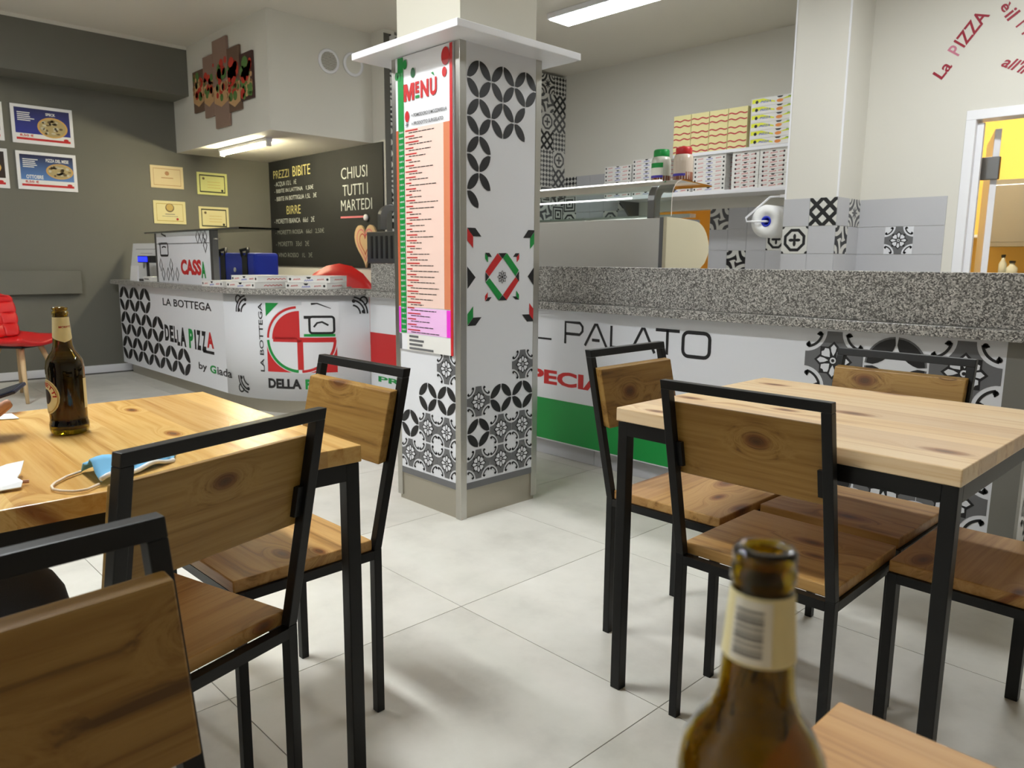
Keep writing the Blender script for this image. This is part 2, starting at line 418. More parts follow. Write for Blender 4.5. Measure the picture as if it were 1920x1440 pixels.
# ================================================================== THE ROOM
XD, YC, XT, YB, YK, YDOOR, H = -8.35, 4.19, -6.05, 6.65, 5.5, 5.9, 3.21   # dark wall, chalkboard wall, tiled wall, kitchen back wall, column front, door wall, ceiling
XF, YF = 3.2, -3.4                                                        # walls behind the viewer
floor = struct(MB().box(XD-.2, YF-.2, -.08, XF+.2, 9.4, -.004).build('floor', 'grout'), 'large pale grey floor tiles with thin dark joints')
T = .8; tx0, ty0 = -1.836, 1.545
tile_me = MB().box(-T/2+.0013, -T/2+.0013, -.006, T/2-.0013, T/2-.0013, 0).mesh('floor_tile')
for i in range(-9, 8):
    for j in range(-7, 8):
        x, y = tx0+T*(i+.5), ty0+T*(j+.5)
        if x < XD-.1 or x > XF or y < YF or y > YB+.4: continue
        o = new_obj('floor_tile', tile_me, floor, 'floor_tile'); o.location = (x, y, 0)
struct(MB().box(XD-.2, YF-.2, H, XF+.2, YB+.1, H+.12).build('ceiling', 'ceiling_paint'), 'plain off-white ceiling')
struct(MB().box(XD-.15, YF-.2, 0, XD, YC+.15, H).build('wall_left', 'grey_paint'), 'dark grey painted wall carrying the posters and certificates')
struct(MB().box(XD, YF, 0, XD+.014, 2.9, .075).build('baseboard_left', 'white_gloss'), 'low pale baseboard along the dark grey wall')
struct(MB().box(XD, YF, 2.745, -7.95, 3.16, H-.03).build('trim_1', 'grey_paint'), 'dark grey boxed beam along the top of the dark wall')
struct(MB().box(XD, YF, H-.03, -7.94, 3.16, H).build('trim_2', 'white_paint'), 'pale strip between the dark beam and the ceiling')
struct(MB().box(XD, 3.16, 2.235, -6.25, YC, H).build('wall_soffit', 'white_paint'), 'white boxed-in soffit hanging above the till counter')
struct(MB().box(XD, YC, 0, XT, YC+.12, H).build('wall_chalkboard', 'white_paint'), 'cream wall behind the till, carrying the chalkboard')
struct(MB().box(XF, YF-.2, 0, XF+.15, YB, H).build('wall_right', 'white_paint'), 'white wall behind the viewer')
struct(MB().box(XD-.15, YF-.15, 0, XF, YF, H).build('wall_front', 'white_paint'), 'white wall behind the viewer')
# ledge on the dark wall behind the red chair
tag(MB().box(XD+.001, .4, .80, XD+.06, 2.15, 1.02).build('wall_ledge', 'grey_paint', bevel=.004), 'shallow dark grey ledge board on the dark wall above the red chair', 'ledge')

# --- wall tiles: alike pieces share mesh data; each tile is a child of its wall
TS = .2
_g = TS/2-.001
tile_plain = MB().box(-_g, -.006, -_g, _g, 0, _g).mesh('wall_tile')
tile_pat = []
for k in range(6):
    me = tile_plain.copy(); me.materials.append(MATS['tile_pattern_%d' % k]); tile_pat.append(me)
tile_plain.materials.append(MATS['tile_grey'])
def put_tile(parent, pos, rz, k=None):
    o = bpy.data.objects.new('wall_tile', tile_plain if k is None else tile_pat[k]); COL.objects.link(o)
    o.location = pos; o.rotation_euler = (0, 0, rz); o.parent = parent; return o
# tiled chimney wall (faces +x)
wt = struct(MB().box(XT-.12, YC+.12, 0, XT, YB, H-.03).build('wall_tiled', 'white_paint'), 'chimney wall clad in black and white patchwork cement tiles')
MB().box(XT, YC, 0, XT+.003, YB, H-.03).build('grout', 'grout', wt)
rt = random.Random(3)
for j in range(12):
    for i in range(11):
        z = H-.03-TS*(i+.5); y = YB-TS*(j+.5)
        put_tile(wt, (XT+.002, y, z), R(90), rt.choice([0, 1, 2, 3, 4, 5]))
# kitchen back wall with pass-through
wb = MB()
ox0, ox1, oz0, oz1 = -4.86, -4.11, 1.0, 1.665
wb.box(XT-.12, YB, 0, ox0, YB+.12, H).box(ox1, YB, 0, -2.3, YB+.12, H).box(ox0, YB, 0, ox1, YB+.12, oz0).box(ox0, YB, oz1, ox1, YB+.12, H)
wb = struct(wb.build('wall_back', 'white_paint'), 'kitchen back wall with a pass-through to a yellow room')
pat = {(0, 0): 3, (2, 1): 4, (1, 2): 3, (3, 1): 2}
for i in range(7):
    for j in range(3):
        x = ox1+.006+TS*(i+.5)
        if x > -2.75: continue
        k = {(0, 0): 3, (1, 2): 3, (3, 1): 2}.get((i, j))
        put_tile(wb, (x, YB-.001, oz1-TS*(j+.5)), 0, k)
for i in range(6):
    for j in range(5):
        x = XT+TS*(i+.5)
        k = 1 if (i, j) == (0, 0) else (rt.choice([0, 2, 5]) if rt.random() < .3 else None)
        if x < ox0-.09: put_tile(wb, (x, YB-.001, 2.1-TS*(j+.5)), 0, k)
# column between shelf and door wall
CX0, CX1 = -2.765, -2.375
wc = struct(MB().box(CX0, YK, 0, CX1, YB, H).build('wall_column', 'white_paint'), 'white square column with a tiled foot between shelf and doorway')
for j in range(4):
    for i in range(2):
        k = {(0, 1): 2, (1, 0): 4}.get((i, j))
        put_tile(wc, (CX0-.005+.2*(i+.5), YK-.001, 1.62-TS*(j+.5)), 0, k)
        k = {(1, 0): 0, (0, 1): 3}.get((i, j))
        put_tile(wc, (CX1+.001, YK+TS*(i+.5), 1.62-TS*(j+.5)), R(90), k)
for x in (CX0, CX1):
    MB().box(x-.006, YK-.003, 1.62, x+.006, YK+.006, H).build('corner_bead', 'white_gloss', wc)
# door wall
DX0, DX1, DZ = -1.66, -.86, 2.12
wd = MB(); wd.box(CX1, YDOOR, 0, DX0, YDOOR+.12, H).box(DX1, YDOOR, 0, XF, YDOOR+.12, H).box(DX0, YDOOR, DZ, DX1, YDOOR+.12, H)
wd = struct(wd.build('wall_rear', 'white_paint'), 'white wall with the doorway and red painted slogan')
for i in range(3):
    for j in range(4):
        put_tile(wd, (CX1+.002+TS*(i+.5)-.003*i, YDOOR-.001, 1.62-TS*(j+.5)), 0, None)
star_tile = [o for o in wd.children if abs(o.location.z-1.32) < .01 and abs(o.location.x-(CX1+.3)) < .02][0]
pr = Print(lambda u, v, h: (u, -.006-h, v), star_tile); pr.rect('print_white', -.098, -.098, .098, .098, 'printed_ground'); pr.motif(0, 0, .098, 1); pr.flush()
pr = Print(lambda u, v, h: (u, YDOOR-h, v), wd, .002)
def wall_word(c, body, q0, q1, hpx, shear=0.):
    a = hy(*q0, YDOOR); b = hy(*q1, YDOOR); l = math.hypot(b.x-a.x, b.z-a.z); ht = hpx/270.
    pr.text(c, body, a.x, a.z, a.x+l, a.z+ht, .0 if body == 'M' else .02, shear, 'wall_lettering', rot=math.atan2(b.z-a.z, b.x-a.x))
wall_word('wall_red', 'La', (1766, 150), (1787, 124), 22)
wall_word('wall_pink', 'P', (1797, 106), (1806, 94), 24)
wall_word('wall_red', 'IZZA', (1808, 90), (1857, 28), 24)
wall_word('wall_red', 'è', (1874, 14), (1882, 25), 16); wall_word('wall_red', 'il', (1882.6, 30.8), (1890, 40.3), 22)
wall_word('wall_red', 'M', (1904, 50), (1917, 66), 22)
wall_word('wall_red', "all'in", (1876, 124), (1926, 143), 20, .25)
pr.flush()
# door 1: casing, open leaf with hinge
d1 = bpy.data.objects.new('door_1', None); COL.objects.link(d1); struct(d1, 'white door casing with the leaf swung into the yellow room'); d1.location = (DX0, YDOOR, 0)
def dpart(name, mt, *b, bev=0.):
    o = MB().box(*b).build(name, mt, d1, bevel=bev); o.location = (-DX0, -YDOOR, 0); return o
for x0, x1 in ((DX0-.05, DX0+.012), (DX1-.012, DX1+.05)):
    dpart('casing', 'white_gloss', x0, YDOOR-.014, 0, x1, YDOOR+.14, DZ-.012, bev=.003)
dpart('casing', 'white_gloss', DX0-.05, YDOOR-.014, DZ-.012, DX1+.05, YDOOR+.14, DZ+.05, bev=.003)
dpart('door_stop', 'white_gloss', DX0+.012, YDOOR+.03, 0, DX0+.05, YDOOR+.06, DZ-.03)
lq = [(DX0+.085, YDOOR+.16), (DX0+.125, YDOOR+.165), (DX0-.125, YDOOR+.95), (DX0-.165, YDOOR+.945)]
o = MB().prism(lq, lambda u, v, h: (u, v, h), .01, DZ-.06).build('door_leaf', 'white_gloss', d1, bevel=.003); o.location = (-DX0, -YDOOR, 0)
hp = hy(1844, 317, YDOOR+.15)
dpart('hinge', 'steel_dark', DX0+.03, YDOOR+.125, hp.z-.075, DX0+.14, YDOOR+.16, hp.z+.075, bev=.004)
# yellow room beyond
struct(MB().box(-6.2, 9.1, 0, XF, 9.2, H).build('wall_annex_back', 'yellow_wall'), 'warm yellow wall of the room beyond the doorway')
struct(MB().box(-6.3, YB+.12, 0, -6.2, 9.2, H).build('wall_annex_left', 'yellow_wall'), 'warm yellow side wall of the room beyond')
struct(MB().box(1.4, YDOOR+.12, 0, 1.5, 9.2, H).build('wall_annex_right', 'yellow_wall'), 'warm yellow side wall of the room beyond')
struct(MB().box(-6.3, YB+.1, H, XF, 9.3, H+.1).build('ceiling_annex', 'white_paint'), 'ceiling of the yellow room beyond')
al = thing('ceiling_light', 'warm ceiling lamp in the yellow room beyond the doorway', 'lamp', (-2.2, 7.9, H))
MB().box(-.6, -.12, -.05, .6, .12, 0).build('lamp_housing', 'white_gloss', al); MB().box(-.58, -.1, -.06, .58, .1, -.05).build('lamp_diffuser', 'lamp_warm', al)
YA = 9.1
a, b = hy(1860, 338, YA-.32), hy(1858, 462, YA-.32)
cab = thing('wall_cabinet', 'closed steel wall cabinet seen through the doorway', 'cabinet', (a.x, YA, b.z))
MB().box(0, -.32, 0, 1.1, 0, a.z-b.z).build('cabinet_body', 'steel', cab)
MB().box(.04, -.335, .04, .53, -.32, a.z-b.z-.05).build('cabinet_door', 'steel', cab, bevel=.004); MB().box(.55, -.335, .04, 1.06, -.32, a.z-b.z-.05).build('cabinet_door', 'steel', cab, bevel=.004)
a = hy(1836, 440, YA-.2)
tag(MB().box(a.x-.25, YA-.22, a.z-.03, a.x+.2, YA, a.z).build('wall_shelf', 'white_gloss', bevel=.003), 'small white shelf on the yellow wall beside the steel cabinet', 'shelf')
pot = thing('sauce_tub', 'small yellow tub standing on the shelf in the yellow room', 'tub', (a.x+.08, YA-.12, a.z))
MB().lathe([(.05, 0), (.06, .09), (.062, .1)], 16).build('tub_body', 'yellow_wall', pot, True); MB().lathe([(.064, .1), (.064, .115), (.02, .12), (.02, .15)], 16).build('tub_lid', 'print_black', pot, True)
# worktop of the yellow room with bottles
a = hy(1880, 520, YA-.5)
tag(MB().box(-3.2, YA-.62, 0, .9, YA-.02, a.z-.04).build('work_cabinet', 'steel', bevel=.003), 'steel work cabinet along the yellow wall beyond the doorway', 'cabinet')
for (u, hgt, rr, lb) in ((1879, .26, .035, 'clear dark-capped bottle on the steel work cabinet'), (1897, .2, .05, 'squat clear bottle on the steel work cabinet, right beside the dark-capped one')):
    p = hy(u, 505, YA-.35)
    bt = thing('bottle', lb, 'bottle', (p.x, YA-.35, a.z-.04))
    MB().lathe([(rr, 0), (rr, hgt*.65), (rr*.45, hgt*.8), (rr*.45, hgt*.9)], 14).build('bottle_body', 'jar_pale', bt, True)
    MB().lathe([(rr*.55, hgt*.9), (rr*.55, hgt)], 12).build('bottle_cap', 'print_black', bt)

# ================================================================== LAMPS
def panel_lamp(label, loc, lx, ly, drop, m, rz=0.):
    t = thing('ceiling_light', label, 'lamp', loc, rz)
    MB().box(-lx/2, -ly/2, -drop, lx/2, ly/2, 0).build('lamp_housing', 'white_gloss', t, bevel=.004)
    MB().box(-lx/2+.015, -ly/2+.015, -drop-.006, lx/2-.015, ly/2-.015, -drop).build('lamp_diffuser', m, t)
    return t
panel_lamp('long flat white ceiling lamp above the kitchen counter', (-4.02, 5.05, H), 1.36, .27, .045, 'lamp_kitchen')
panel_lamp('flat ceiling lamp above the bar counter in front of the doorway', (-1.15, 4.35, H), 1.25, .25, .045, 'lamp_kitchen_two')
panel_lamp('flat ceiling lamp above the dining tables beside the menu pillar', (-2.45, .55, H), 1.25, .25, .045, 'lamp_white')
panel_lamp('flat ceiling lamp above the aisle in front of the till counter', (-5.6, .2, H), 1.25, .25, .045, 'lamp_till')
panel_lamp('flat ceiling lamp above the dining tables behind the viewer', (-3.2, -2.0, H), 1.25, .25, .045, 'lamp_rear')
a, b = hz(408, 281, 2.2), hz(487, 268, 2.2)
tl = thing('tube_light', 'bright fluorescent tube under the white soffit', 'lamp', (-7.2, 3.36, 2.235))
MB().box(-.52, -.03, -.03, .52, .03, 0).build('lamp_housing', 'white_gloss', tl)
MB().tube([(-.48, 0, -.048), (.48, 0, -.048)], .016, 10).build('fluorescent_tube', 'lamp_tube', tl, True)
for s in (-.5, .5): MB().box(s-.015, -.022, -.07, s+.015, .022, -.03).build('lamp_holder', 'white_gloss', tl)

# ================================================================== MENU PILLAR
PX0, PX1, PY0, PY1, PZ = -2.965, -2.488, 2.093, 2.575, 2.035
struct(MB().box(PX0+.02, PY0+.02, PZ+.02, PX1-.02, PY1-.02, H).build('wall_pillar', 'cream_paint'), 'cream plaster column rising above the menu pillar')
pl = thing('menu_pillar', 'square pillar clad in white panels with steel corners and black cement-tile prints', 'pillar', (PX0, PY0, 0))
def ppart(name, mt, *b, bev=0.):
    o = MB().box(*b).build(name, mt, pl, bevel=bev); o.location = (-PX0, -PY0, 0); return o
ppart('core', 'white_panel', PX0+.012, PY0+.012, 0, PX1-.012, PY1-.012, PZ-.001)
ZP = .165
ppart('plinth', 'plinth', PX0+.014, PY0+.008, 0, PX1-.008, PY1-.014, .135)
sw = .036
front = ppart('cladding_panel', 'white_panel', PX0+sw, PY0+.002, ZP, PX1-sw, PY0+.012, PZ)
side = ppart('cladding_panel', 'white_panel', PX1-.012, PY0+sw, ZP, PX1-.002, PY1-sw, PZ)
ppart('cladding_panel', 'white_panel', PX0+sw, PY1-.012, ZP, PX1-sw, PY1-.002, PZ); ppart('cladding_panel', 'white_panel', PX0+.002, PY0+sw, ZP, PX0+.012, PY1-sw, PZ)
for x0, x1 in ((PX0, PX0+sw), (PX1-sw, PX1)):
    for y0, y1 in ((PY0, PY0+sw), (PY1-sw, PY1)):
        z0 = 0. if (x1 == PX1 and y0 == PY0) else .02
        ppart('corner_strip', 'steel', x0, y0, z0, x1, y1, PZ, bev=.002)
ppart('trim_band', 'print_grey', PX0+sw, PY0+.0005, .135, PX1-sw, PY0+.01, ZP); ppart('trim_band', 'print_grey', PX1-.01, PY0+sw, .135, PX1-.0005, PY1-sw, ZP)
cp = tag(MB().box(-3.1, 1.972, PZ, -2.358, 2.69, PZ+.03).build('pillar_shelf', 'white_gloss', bevel=.003), 'white square shelf collar around the top of the menu pillar', 'shelf')
# front-face ornaments and menu
fF = lambda u, v, h: (u, PY0+.002-h, v)
fS = lambda u, v, h: (PX1-.002+h, u, v)
def place(o): return o
class PPrint(Print):
    def flush(s):
        n = set(COL.objects); super().flush()
        for o in COL.objects:
            if o not in n: o.location = (-PX0, -PY0, 0)
CELL = .137
for fn, par, u0, grid in ((fF, pl, PX0+sw+.002, ['..M', '.CC', 'CMM', 'MMM']), (fS, pl, PY0+sw+.002, ['..M', 'MCC', 'CMM', 'MMM'])):
    p = PPrint(fn, par); base = ZP+.006
    for r_, row in enumerate(grid):
        for c_, ch in enumerate(row):
            x = u0+CELL*(c_+.5)-.001; z = base+CELL*1.05*(3-r_+.5)
            if ch == 'M': p.motif(x, z, CELL/2*.99)
            if ch == 'C': p.lens(x, z, CELL/2*.99)
    if fn is fS:
        top = 1.972; rr = .0685
        for r_, row in enumerate([['NE NW SE SW']*3, ['NE NW SE SW', 'NE NW SE SW', 'NW SW'], ['NE NW SE SW'], ['NE NW SW']]):
            for c_, q in enumerate(row):
                p.lens(u0+rr*(2*c_+1), top-rr*1.1*(2*r_+1), rr, q, ry=rr*1.1)
        # hexagon emblem with arrow corners
        yz = lambda u, v: (lambda q: (q.y, q.z))(hx(860+u/6, 400+v/6, PX1))
        P = lambda c, pts, lay=0: p.poly(c, [yz(*q) for q in pts], 'printed_emblem', lay)
        P('print_black', [(98, 160), (190, 165), (258, 262), (165, 258)]); P('print_red', [(98, 165), (165, 260), (165, 392), (98, 305)])
        P('print_black', [(785, 188), (866, 190), (806, 276), (728, 276)]); P('print_green', [(866, 195), (866, 325), (806, 400), (806, 278)])
        P('print_green', [(165, 1045), (165, 1172), (100, 1262), (100, 1135)]); P('print_black', [(165, 1174), (258, 1168), (192, 1262), (100, 1268)])
        P('print_red', [(796, 1008), (850, 1085), (850, 1212), (796, 1138)]); P('print_black', [(715, 1138), (796, 1136), (850, 1214), (770, 1218)])
        P('print_black', [(98, 598), (192, 720), (102, 850)]); P('print_black', [(860, 590), (856, 828), (778, 710)])
        P('print_red', [(440, 448), (490, 512), (345, 710), (302, 655)]); P('print_green', [(545, 446), (678, 640), (640, 705), (500, 500)])
        P('print_green', [(305, 775), (348, 728), (490, 915), (450, 980)]); P('print_red', [(676, 760), (640, 718), (500, 915), (540, 978)])
        P('print_black', [(450, 448), (540, 446), (492, 510)], 1); P('print_black', [(302, 665), (345, 716), (302, 772)], 1)
        P('print_black', [(680, 650), (680, 765), (640, 712)], 1); P('print_black', [(450, 980), (492, 918), (545, 978)], 1)
        for (q1, q2) in (([(300, 442), (348, 445), (375, 490), (330, 488)], [(300, 448), (332, 490), (332, 552), (300, 510)]), ([(640, 450), (684, 448), (655, 490), (612, 490)], [(684, 452), (682, 515), (655, 552), (655, 492)]),
                         ([(330, 945), (372, 942), (342, 985), (300, 990)], [(330, 885), (328, 945), (298, 985), (298, 930)]), ([(608, 935), (650, 935), (680, 972), (640, 968)], [(650, 868), (680, 915), (680, 970), (650, 935)])):
            P('print_black', q1); P('print_red' if q1[0][0] in (640, 330) else 'print_green', q2)
        cy_, cz_ = yz(492, 716)
        for i in range(8):
            a = R(i*45); L1 = .028
            pts = [(cy_+L1*t*cos(a)-w_*sin(a), cz_+L1*t*sin(a)+w_*cos(a)) for t, w_ in ((.3, 0), (.65, .007), (1, 0), (.65, -.007))]
            p.stroke('print_black', pts, .0035, 'printed_emblem', 0, True)
        p.disc('print_black', cy_, cz_, .006, 'printed_emblem')
    p.flush()
mb = thing('menu_board', 'tall printed pizza menu board headed MENÙ on the white pillar', 'menu', (PX0, PY0, 0))
xz = lambda u, v: (lambda q: (q.x, q.z))(hy(u, v, PY0))
ML, MR = PX0+sw+.004, PX1-sw-.002
zr0, zr1, zr2, zr3 = xz(800, 236)[1], xz(800, 577)[1], xz(800, 628)[1], xz(800, 660)[1]
o = MB().box(ML, PY0-.006, zr3, MR, PY0-.0005, PZ-.004).build('board', 'white_gloss', mb); o.location = (-PX0, -PY0, 0)
fM = lambda u, v, h: (u, PY0-.006-h, v)
p = PPrint(fM, mb)
g0, g1 = ML+.018, ML+.060
p.rect('menu_rust', ML, zr1, ML+.02, zr0); p.rect('menu_pink', ML, zr2, ML+.02, zr1-.004); p.rect('print_grey', ML, zr3, ML+.02, zr2-.004)
p.rect('print_red', MR-.018, zr3, MR, PZ-.006, lay=1)
new = gradient_mat('menu_fade', (246, 226, 220), (226, 176, 156), 0, .0, .3)
p.rect('menu_pale', g1+.002, zr1, MR-.018, zr0); p.rect('menu_orange', MR-.06, zr1, MR-.018, zr0, lay=1)
p.rect('menu_pink_pale', g1+.002, zr2, MR-.018, zr1-.004); p.rect('menu_pink', MR-.045, zr2, MR-.018, zr1-.004, lay=1)
p.rect('print_green', g0, zr2, g1, PZ-.006, lay=1)
p.rect('card_white', g1+.002, zr3, MR-.018, zr2-.004)
NR = 36; rm = random.Random(11)
dz = (zr0-zr2)/NR
for i in range(NR):
    z = zr0-dz*(i+.75)
    p.text('print_white', '%d,%d0 €' % (rm.choice([5, 6, 6, 7, 7, 8]), rm.choice([0, 5, 0])), g0+.006, z+.003, g1-.004, z+dz*.5, .03, name='price_lettering', lay=2)
    p.rect('print_red', g1+.010, z+dz*.34, g1+.010+rm.uniform(.04, .1), z+dz*.54, 'menu_line', 2)
    x = g1+.035; end = x+rm.uniform(.08, .21)
    while x < end:
        l = rm.uniform(.015, .04); p.rect('print_black', x, z-dz*.02, min(x+l, end), z+dz*.11, 'menu_line', 2); x += l+.004
for i in range(4):
    z = zr2-.012-i*.0185; p.rect('print_grey', g1+.02, z-.006, g1+.02+(.07, .11, .1, .18)[i], z+.004, 'menu_line', 2)
# heading
tp = lambda c, s, a, b, bold=0., sh=0.: p.text(c, s, xz(*a)[0], xz(*a)[1], xz(*b)[0], xz(*b)[1], bold, sh, 'menu_heading', 3)
z0, z1 = xz(790, 185)[1], xz(790, 152)[1]
x0, x1 = xz(760, 170)[0], xz(822, 170)[0]; ww = x1-x0
mw, mh = ww*.33, z1-z0
p.poly('print_red', [(x0+mw*a_, z0+mh*b_) for a_, b_ in ((0, 0), (.24, 0), (.24, .55), (.42, 0), (.58, 0), (.76, .55), (.76, 0), (1, 0), (1, 1), (.68, 1), (.5, .45), (.32, 1), (0, 1))], 'menu_heading', 3)
p.text('print_red', 'E', x0+ww*.36, z0+(z1-z0)*.34, x0+ww*.48, z1, .045, name='menu_heading', lay=3)
p.rect('print_green', x0+ww*.36, z0+.004, x0+ww*.48, z0+(z1-z0)*.22, 'menu_heading', 3)
p.text('print_red', 'N', x0+ww*.52, z0, x0+ww*.76, z1, .045, name='menu_heading', lay=3)
p.text('print_red', 'U', x0+ww*.8, z0, x0+ww, z1, .045, name='menu_heading', lay=3)
p.poly('print_green', [(x0+ww*.83, z1+.02), (x0+ww*.9, z1+.022), (x0+ww*.93, z1+.006)], 'menu_heading', 3)
zz = xz(800, 212)[1]; p.text('print_grey', '= POMODORO E MOZZARELLA', x0+.055, zz-.007, MR-.035, zz+.008, .02, name='menu_heading', lay=3)
p.disc('print_red', x0+.022, zz, .016, 'menu_heading', 3, 12, .024)
zz = xz(800, 228)[1]; p.text('print_grey', '= PRODOTTO SURGELATO', x0+.055, zz-.007, MR-.06, zz+.008, .02, name='menu_heading', lay=3)
for a in (0, 60, 120): p.stroke('print_grey', [(x0+.022-.012*cos(R(a)), zz-.012*sin(R(a))), (x0+.022+.012*cos(R(a)), zz+.012*sin(R(a)))], .003, 'menu_heading', 3)
for (u, v, r_, c) in ((838, 105, .036, 'print_red'), (836, 135, .02, 'print_red'), (762, 122, .02, 'print_green'), (777, 137, .021, 'dark_green'), (738, 147, .017, 'print_green'), (751, 146, .017, 'print_green')):
    x, z = xz(u, v); x = min(max(x, ML+.012), MR-.012); p.disc(c, x, z, r_*.75, 'printed_leaf', 3, 16, r_)
p.flush()

# ================================================================== TILL COUNTER (left, with rounded corner) AND BAR COUNTER (right)
ZT0, ZT1 = .893, .935            # granite worktop
YL, YR = 2.46, 3.19              # faces of the till counter and of the bar counter
EX, EY, AX, AY = -5.75, YR, .9, YR-YL
NA = 400
_th = [pi/2*i/NA for i in range(NA+1)]
_cp = [(EX+AX*sin(t), EY-AY*cos(t)) for t in _th]
_S = [0.]
for i in range(NA): _S.append(_S[-1]+math.hypot(_cp[i+1][0]-_cp[i][0], _cp[i+1][1]-_cp[i][1]))
def on_curve(s, h=0.):
    s = min(max(s, 0), _S[-1]-1e-6); lo = int(s/_S[-1]*NA)
    lo = max(0, min(NA-1, lo))
    while _S[lo] > s: lo -= 1
    while _S[lo+1] < s: lo += 1
    k = (s-_S[lo])/(_S[lo+1]-_S[lo]); x = _cp[lo][0]*(1-k)+_cp[lo+1][0]*k; y = _cp[lo][1]*(1-k)+_cp[lo+1][1]*k
    t = _th[lo]*(1-k)+_th[lo+1]*k; nx, ny = sin(t)/AX, -cos(t)/AY; l = math.hypot(nx, ny)
    return x+nx/l*h, y+ny/l*h
def outline(off, x0=-8.22, back=.62, n=24, tail=0.):
    """plan of the till counter, front edge moved outwards by off"""
    P = [(x0, YL-off)] + [on_curve(_S[-1]*i/n, off) for i in range(n+1)]
    P += [(EX+AX+off, YR+tail), (EX+AX-.45, YR+tail), (EX+AX-.45, YL+back+.2), (EX, YL+back), (x0, YL+back)]
    return P
flatfn = lambda u, v, h: (u, v, h)
tc = thing('till_counter', 'white till counter with a rounded corner, petal prints and the pizza logo', 'counter')
MB().prism(outline(-.004), flatfn, .11, ZT0).build('counter_carcass', 'white_panel', tc)
MB().prism(outline(-.06, -8.16), flatfn, 0, .11).build('plinth', 'plinth', tc)
fp = MB().box(-8.22, YL, .108, EX+.178*.98, YL+.004, ZT0-.004)
fp = MB().box(-8.22, YL-.001, .108, EX, YL+.006, ZT0-.003).build('front_panel', 'white_panel', tc)
cpn = MB(); n = 40
vs_, fs_ = [], []
for i in range(n+1):
    for h in (0., -.006):
        x, y = on_curve(_S[-1]*i/n, h+.0012)
        vs_ += [(x, y, .108), (x, y, ZT0-.003)]
for i in range(n):
    a = i*4; b = a+4
    fs_ += [(a, b, b+1, a+1), (a+2, a+3, b+3, b+2), (a+1, b+1, b+3, a+3), (a, a+2, b+2, b)]
cpn.add(vs_, fs_).build('curved_panel', 'white_panel', tc, True)
p = Print(lambda u, v, h: (u, YL-.001-h, v), tc)
rw = .243; rx = .1455
for r_, row in enumerate((3, 4, 6)):
    for c_ in range(row): p.lens(-8.235+rx*(2*c_+1)+.02, .886-rw*(r_+.5)-.012, rx, ry=rw/2)
p.text('print_black', 'LA BOTTEGA', -7.03, .735, -5.98, .80, .015)
x0, x1, z0, z1 = -7.03, -5.97, .40, .565
L = x1-x0
def word(p, parts, x0, x1, z0, z1, name='lettering'):
    for (s_, c_, a, b, ya, yb) in parts: p.text(c_, s_, x0+(x1-x0)*a, z0+(z1-z0)*ya, x0+(x1-x0)*b, z0+(z1-z0)*yb, .05, name=name)
LOGO = [('D', 'print_black', 0, .1, .12, 1), ('E', 'print_black', .115, .195, .12, 1), ('L', 'print_black', .208, .262, .12, 1), ('L', 'print_black', .272, .33, 0, .82), ('A', 'print_black', .34, .46, .0, 1),
        ('P', 'print_green', .52, .61, .0, 1), ('I', 'print_black', .635, .665, 0, 1), ('Z', 'print_black', .68, .76, 0, 1), ('Z', 'print_black', .775, .86, 0, 1), ('A', 'print_red', .875, 1, .22, 1)]
word(p, LOGO, x0, x1, z0, z1)
p.rect('print_black', x0+L*.79, z0-.012, x1, z0+.012, 'lettering')
p.text('print_black', 'by', -6.30, .225, -6.13, .30, .02); p.text('print_green', 'G', -6.07, .235, -5.95, .30, .04); p.text('print_black', 'iada', -5.93, .235, -5.66, .30, .02)
p.flush()
# logo on the rounded corner
p = Print(lambda u, v, h: on_curve(u, .0012+h)+(v,), tc, .0015, cut=.035)
p.text('print_black', 'DELLA', .49, .197, .757, .272, .05); p.text('print_green', 'PIZZA', .785, .197, 1.03, .272, .05)
V, Fs = text2d('LA BOTTEGA', .015)
ax, bx = min(q[0] for q in V), max(q[0] for q in V); ay, by = min(q[1] for q in V), max(q[1] for q in V)
g = p._g('print_black', 'lettering', 0); n0 = len(g[0])
g[0].extend([(.462-(q[1]-ay)/(by-ay)*.038, .318+(q[0]-ax)/(bx-ax)*.512) for q in V]); g[1].extend([tuple(i+n0 for i in f) for f in Fs])
s0, s1, b0, b1 = .492, 1.022, .322, .832; cs, cz, rs, rz_ = .757, .567, .262, .245
p.rect('print_red', s0, b0, s1, cz, 'printed_logo'); p.poly('print_green', [(s0, b1), (s0, b1-.1), (s0+.11, b1)], 'printed_logo')
p.disc('print_white', cs, cz, rs+.008, 'printed_logo', 1, 64, rz_+.008)
p.stroke('print_red', arc(cs, cz, rs-.01, 95, 178, 24, rz_-.008), .018, 'printed_logo', 2); p.stroke('print_green', arc(cs, cz, rs-.01, 182, 266, 24, rz_-.008), .022, 'printed_logo', 2)
p.stroke('print_red', arc(cs, cz, rs-.01, 272, 359, 24, rz_-.008), .02, 'printed_logo', 2)
p.poly('print_red', [(cs, cz)]+arc(cs, cz, rs-.045, 90, 180, 20, rz_-.035), 'printed_logo', 2)
p.rect('print_red', cs-.022, b0+.02, cs+.022, cz, 'printed_logo', 2); p.rect('print_red', cs-.21, cz-.02, s1-.006, cz+.016, 'printed_logo', 2)
p.rect('print_green', cs+.03, cz+.022, s1-.01, cz+.042, 'printed_logo', 2)
p.rect('print_white', cs+.02, cz+.042, s1+.02, b1+.01, 'printed_logo', 2)
q0, q1, k0, k1 = .83, 1.005, .615, .735
rr = lambda x0, x1, y0, y1, r: arc(x1-r, y1-r, r, 0, 90, 4)+arc(x0+r, y1-r, r, 90, 180, 4)+arc(x0+r, y0+r, r, 180, 270, 4)+arc(x1-r, y0+r, r, 270, 360, 4)
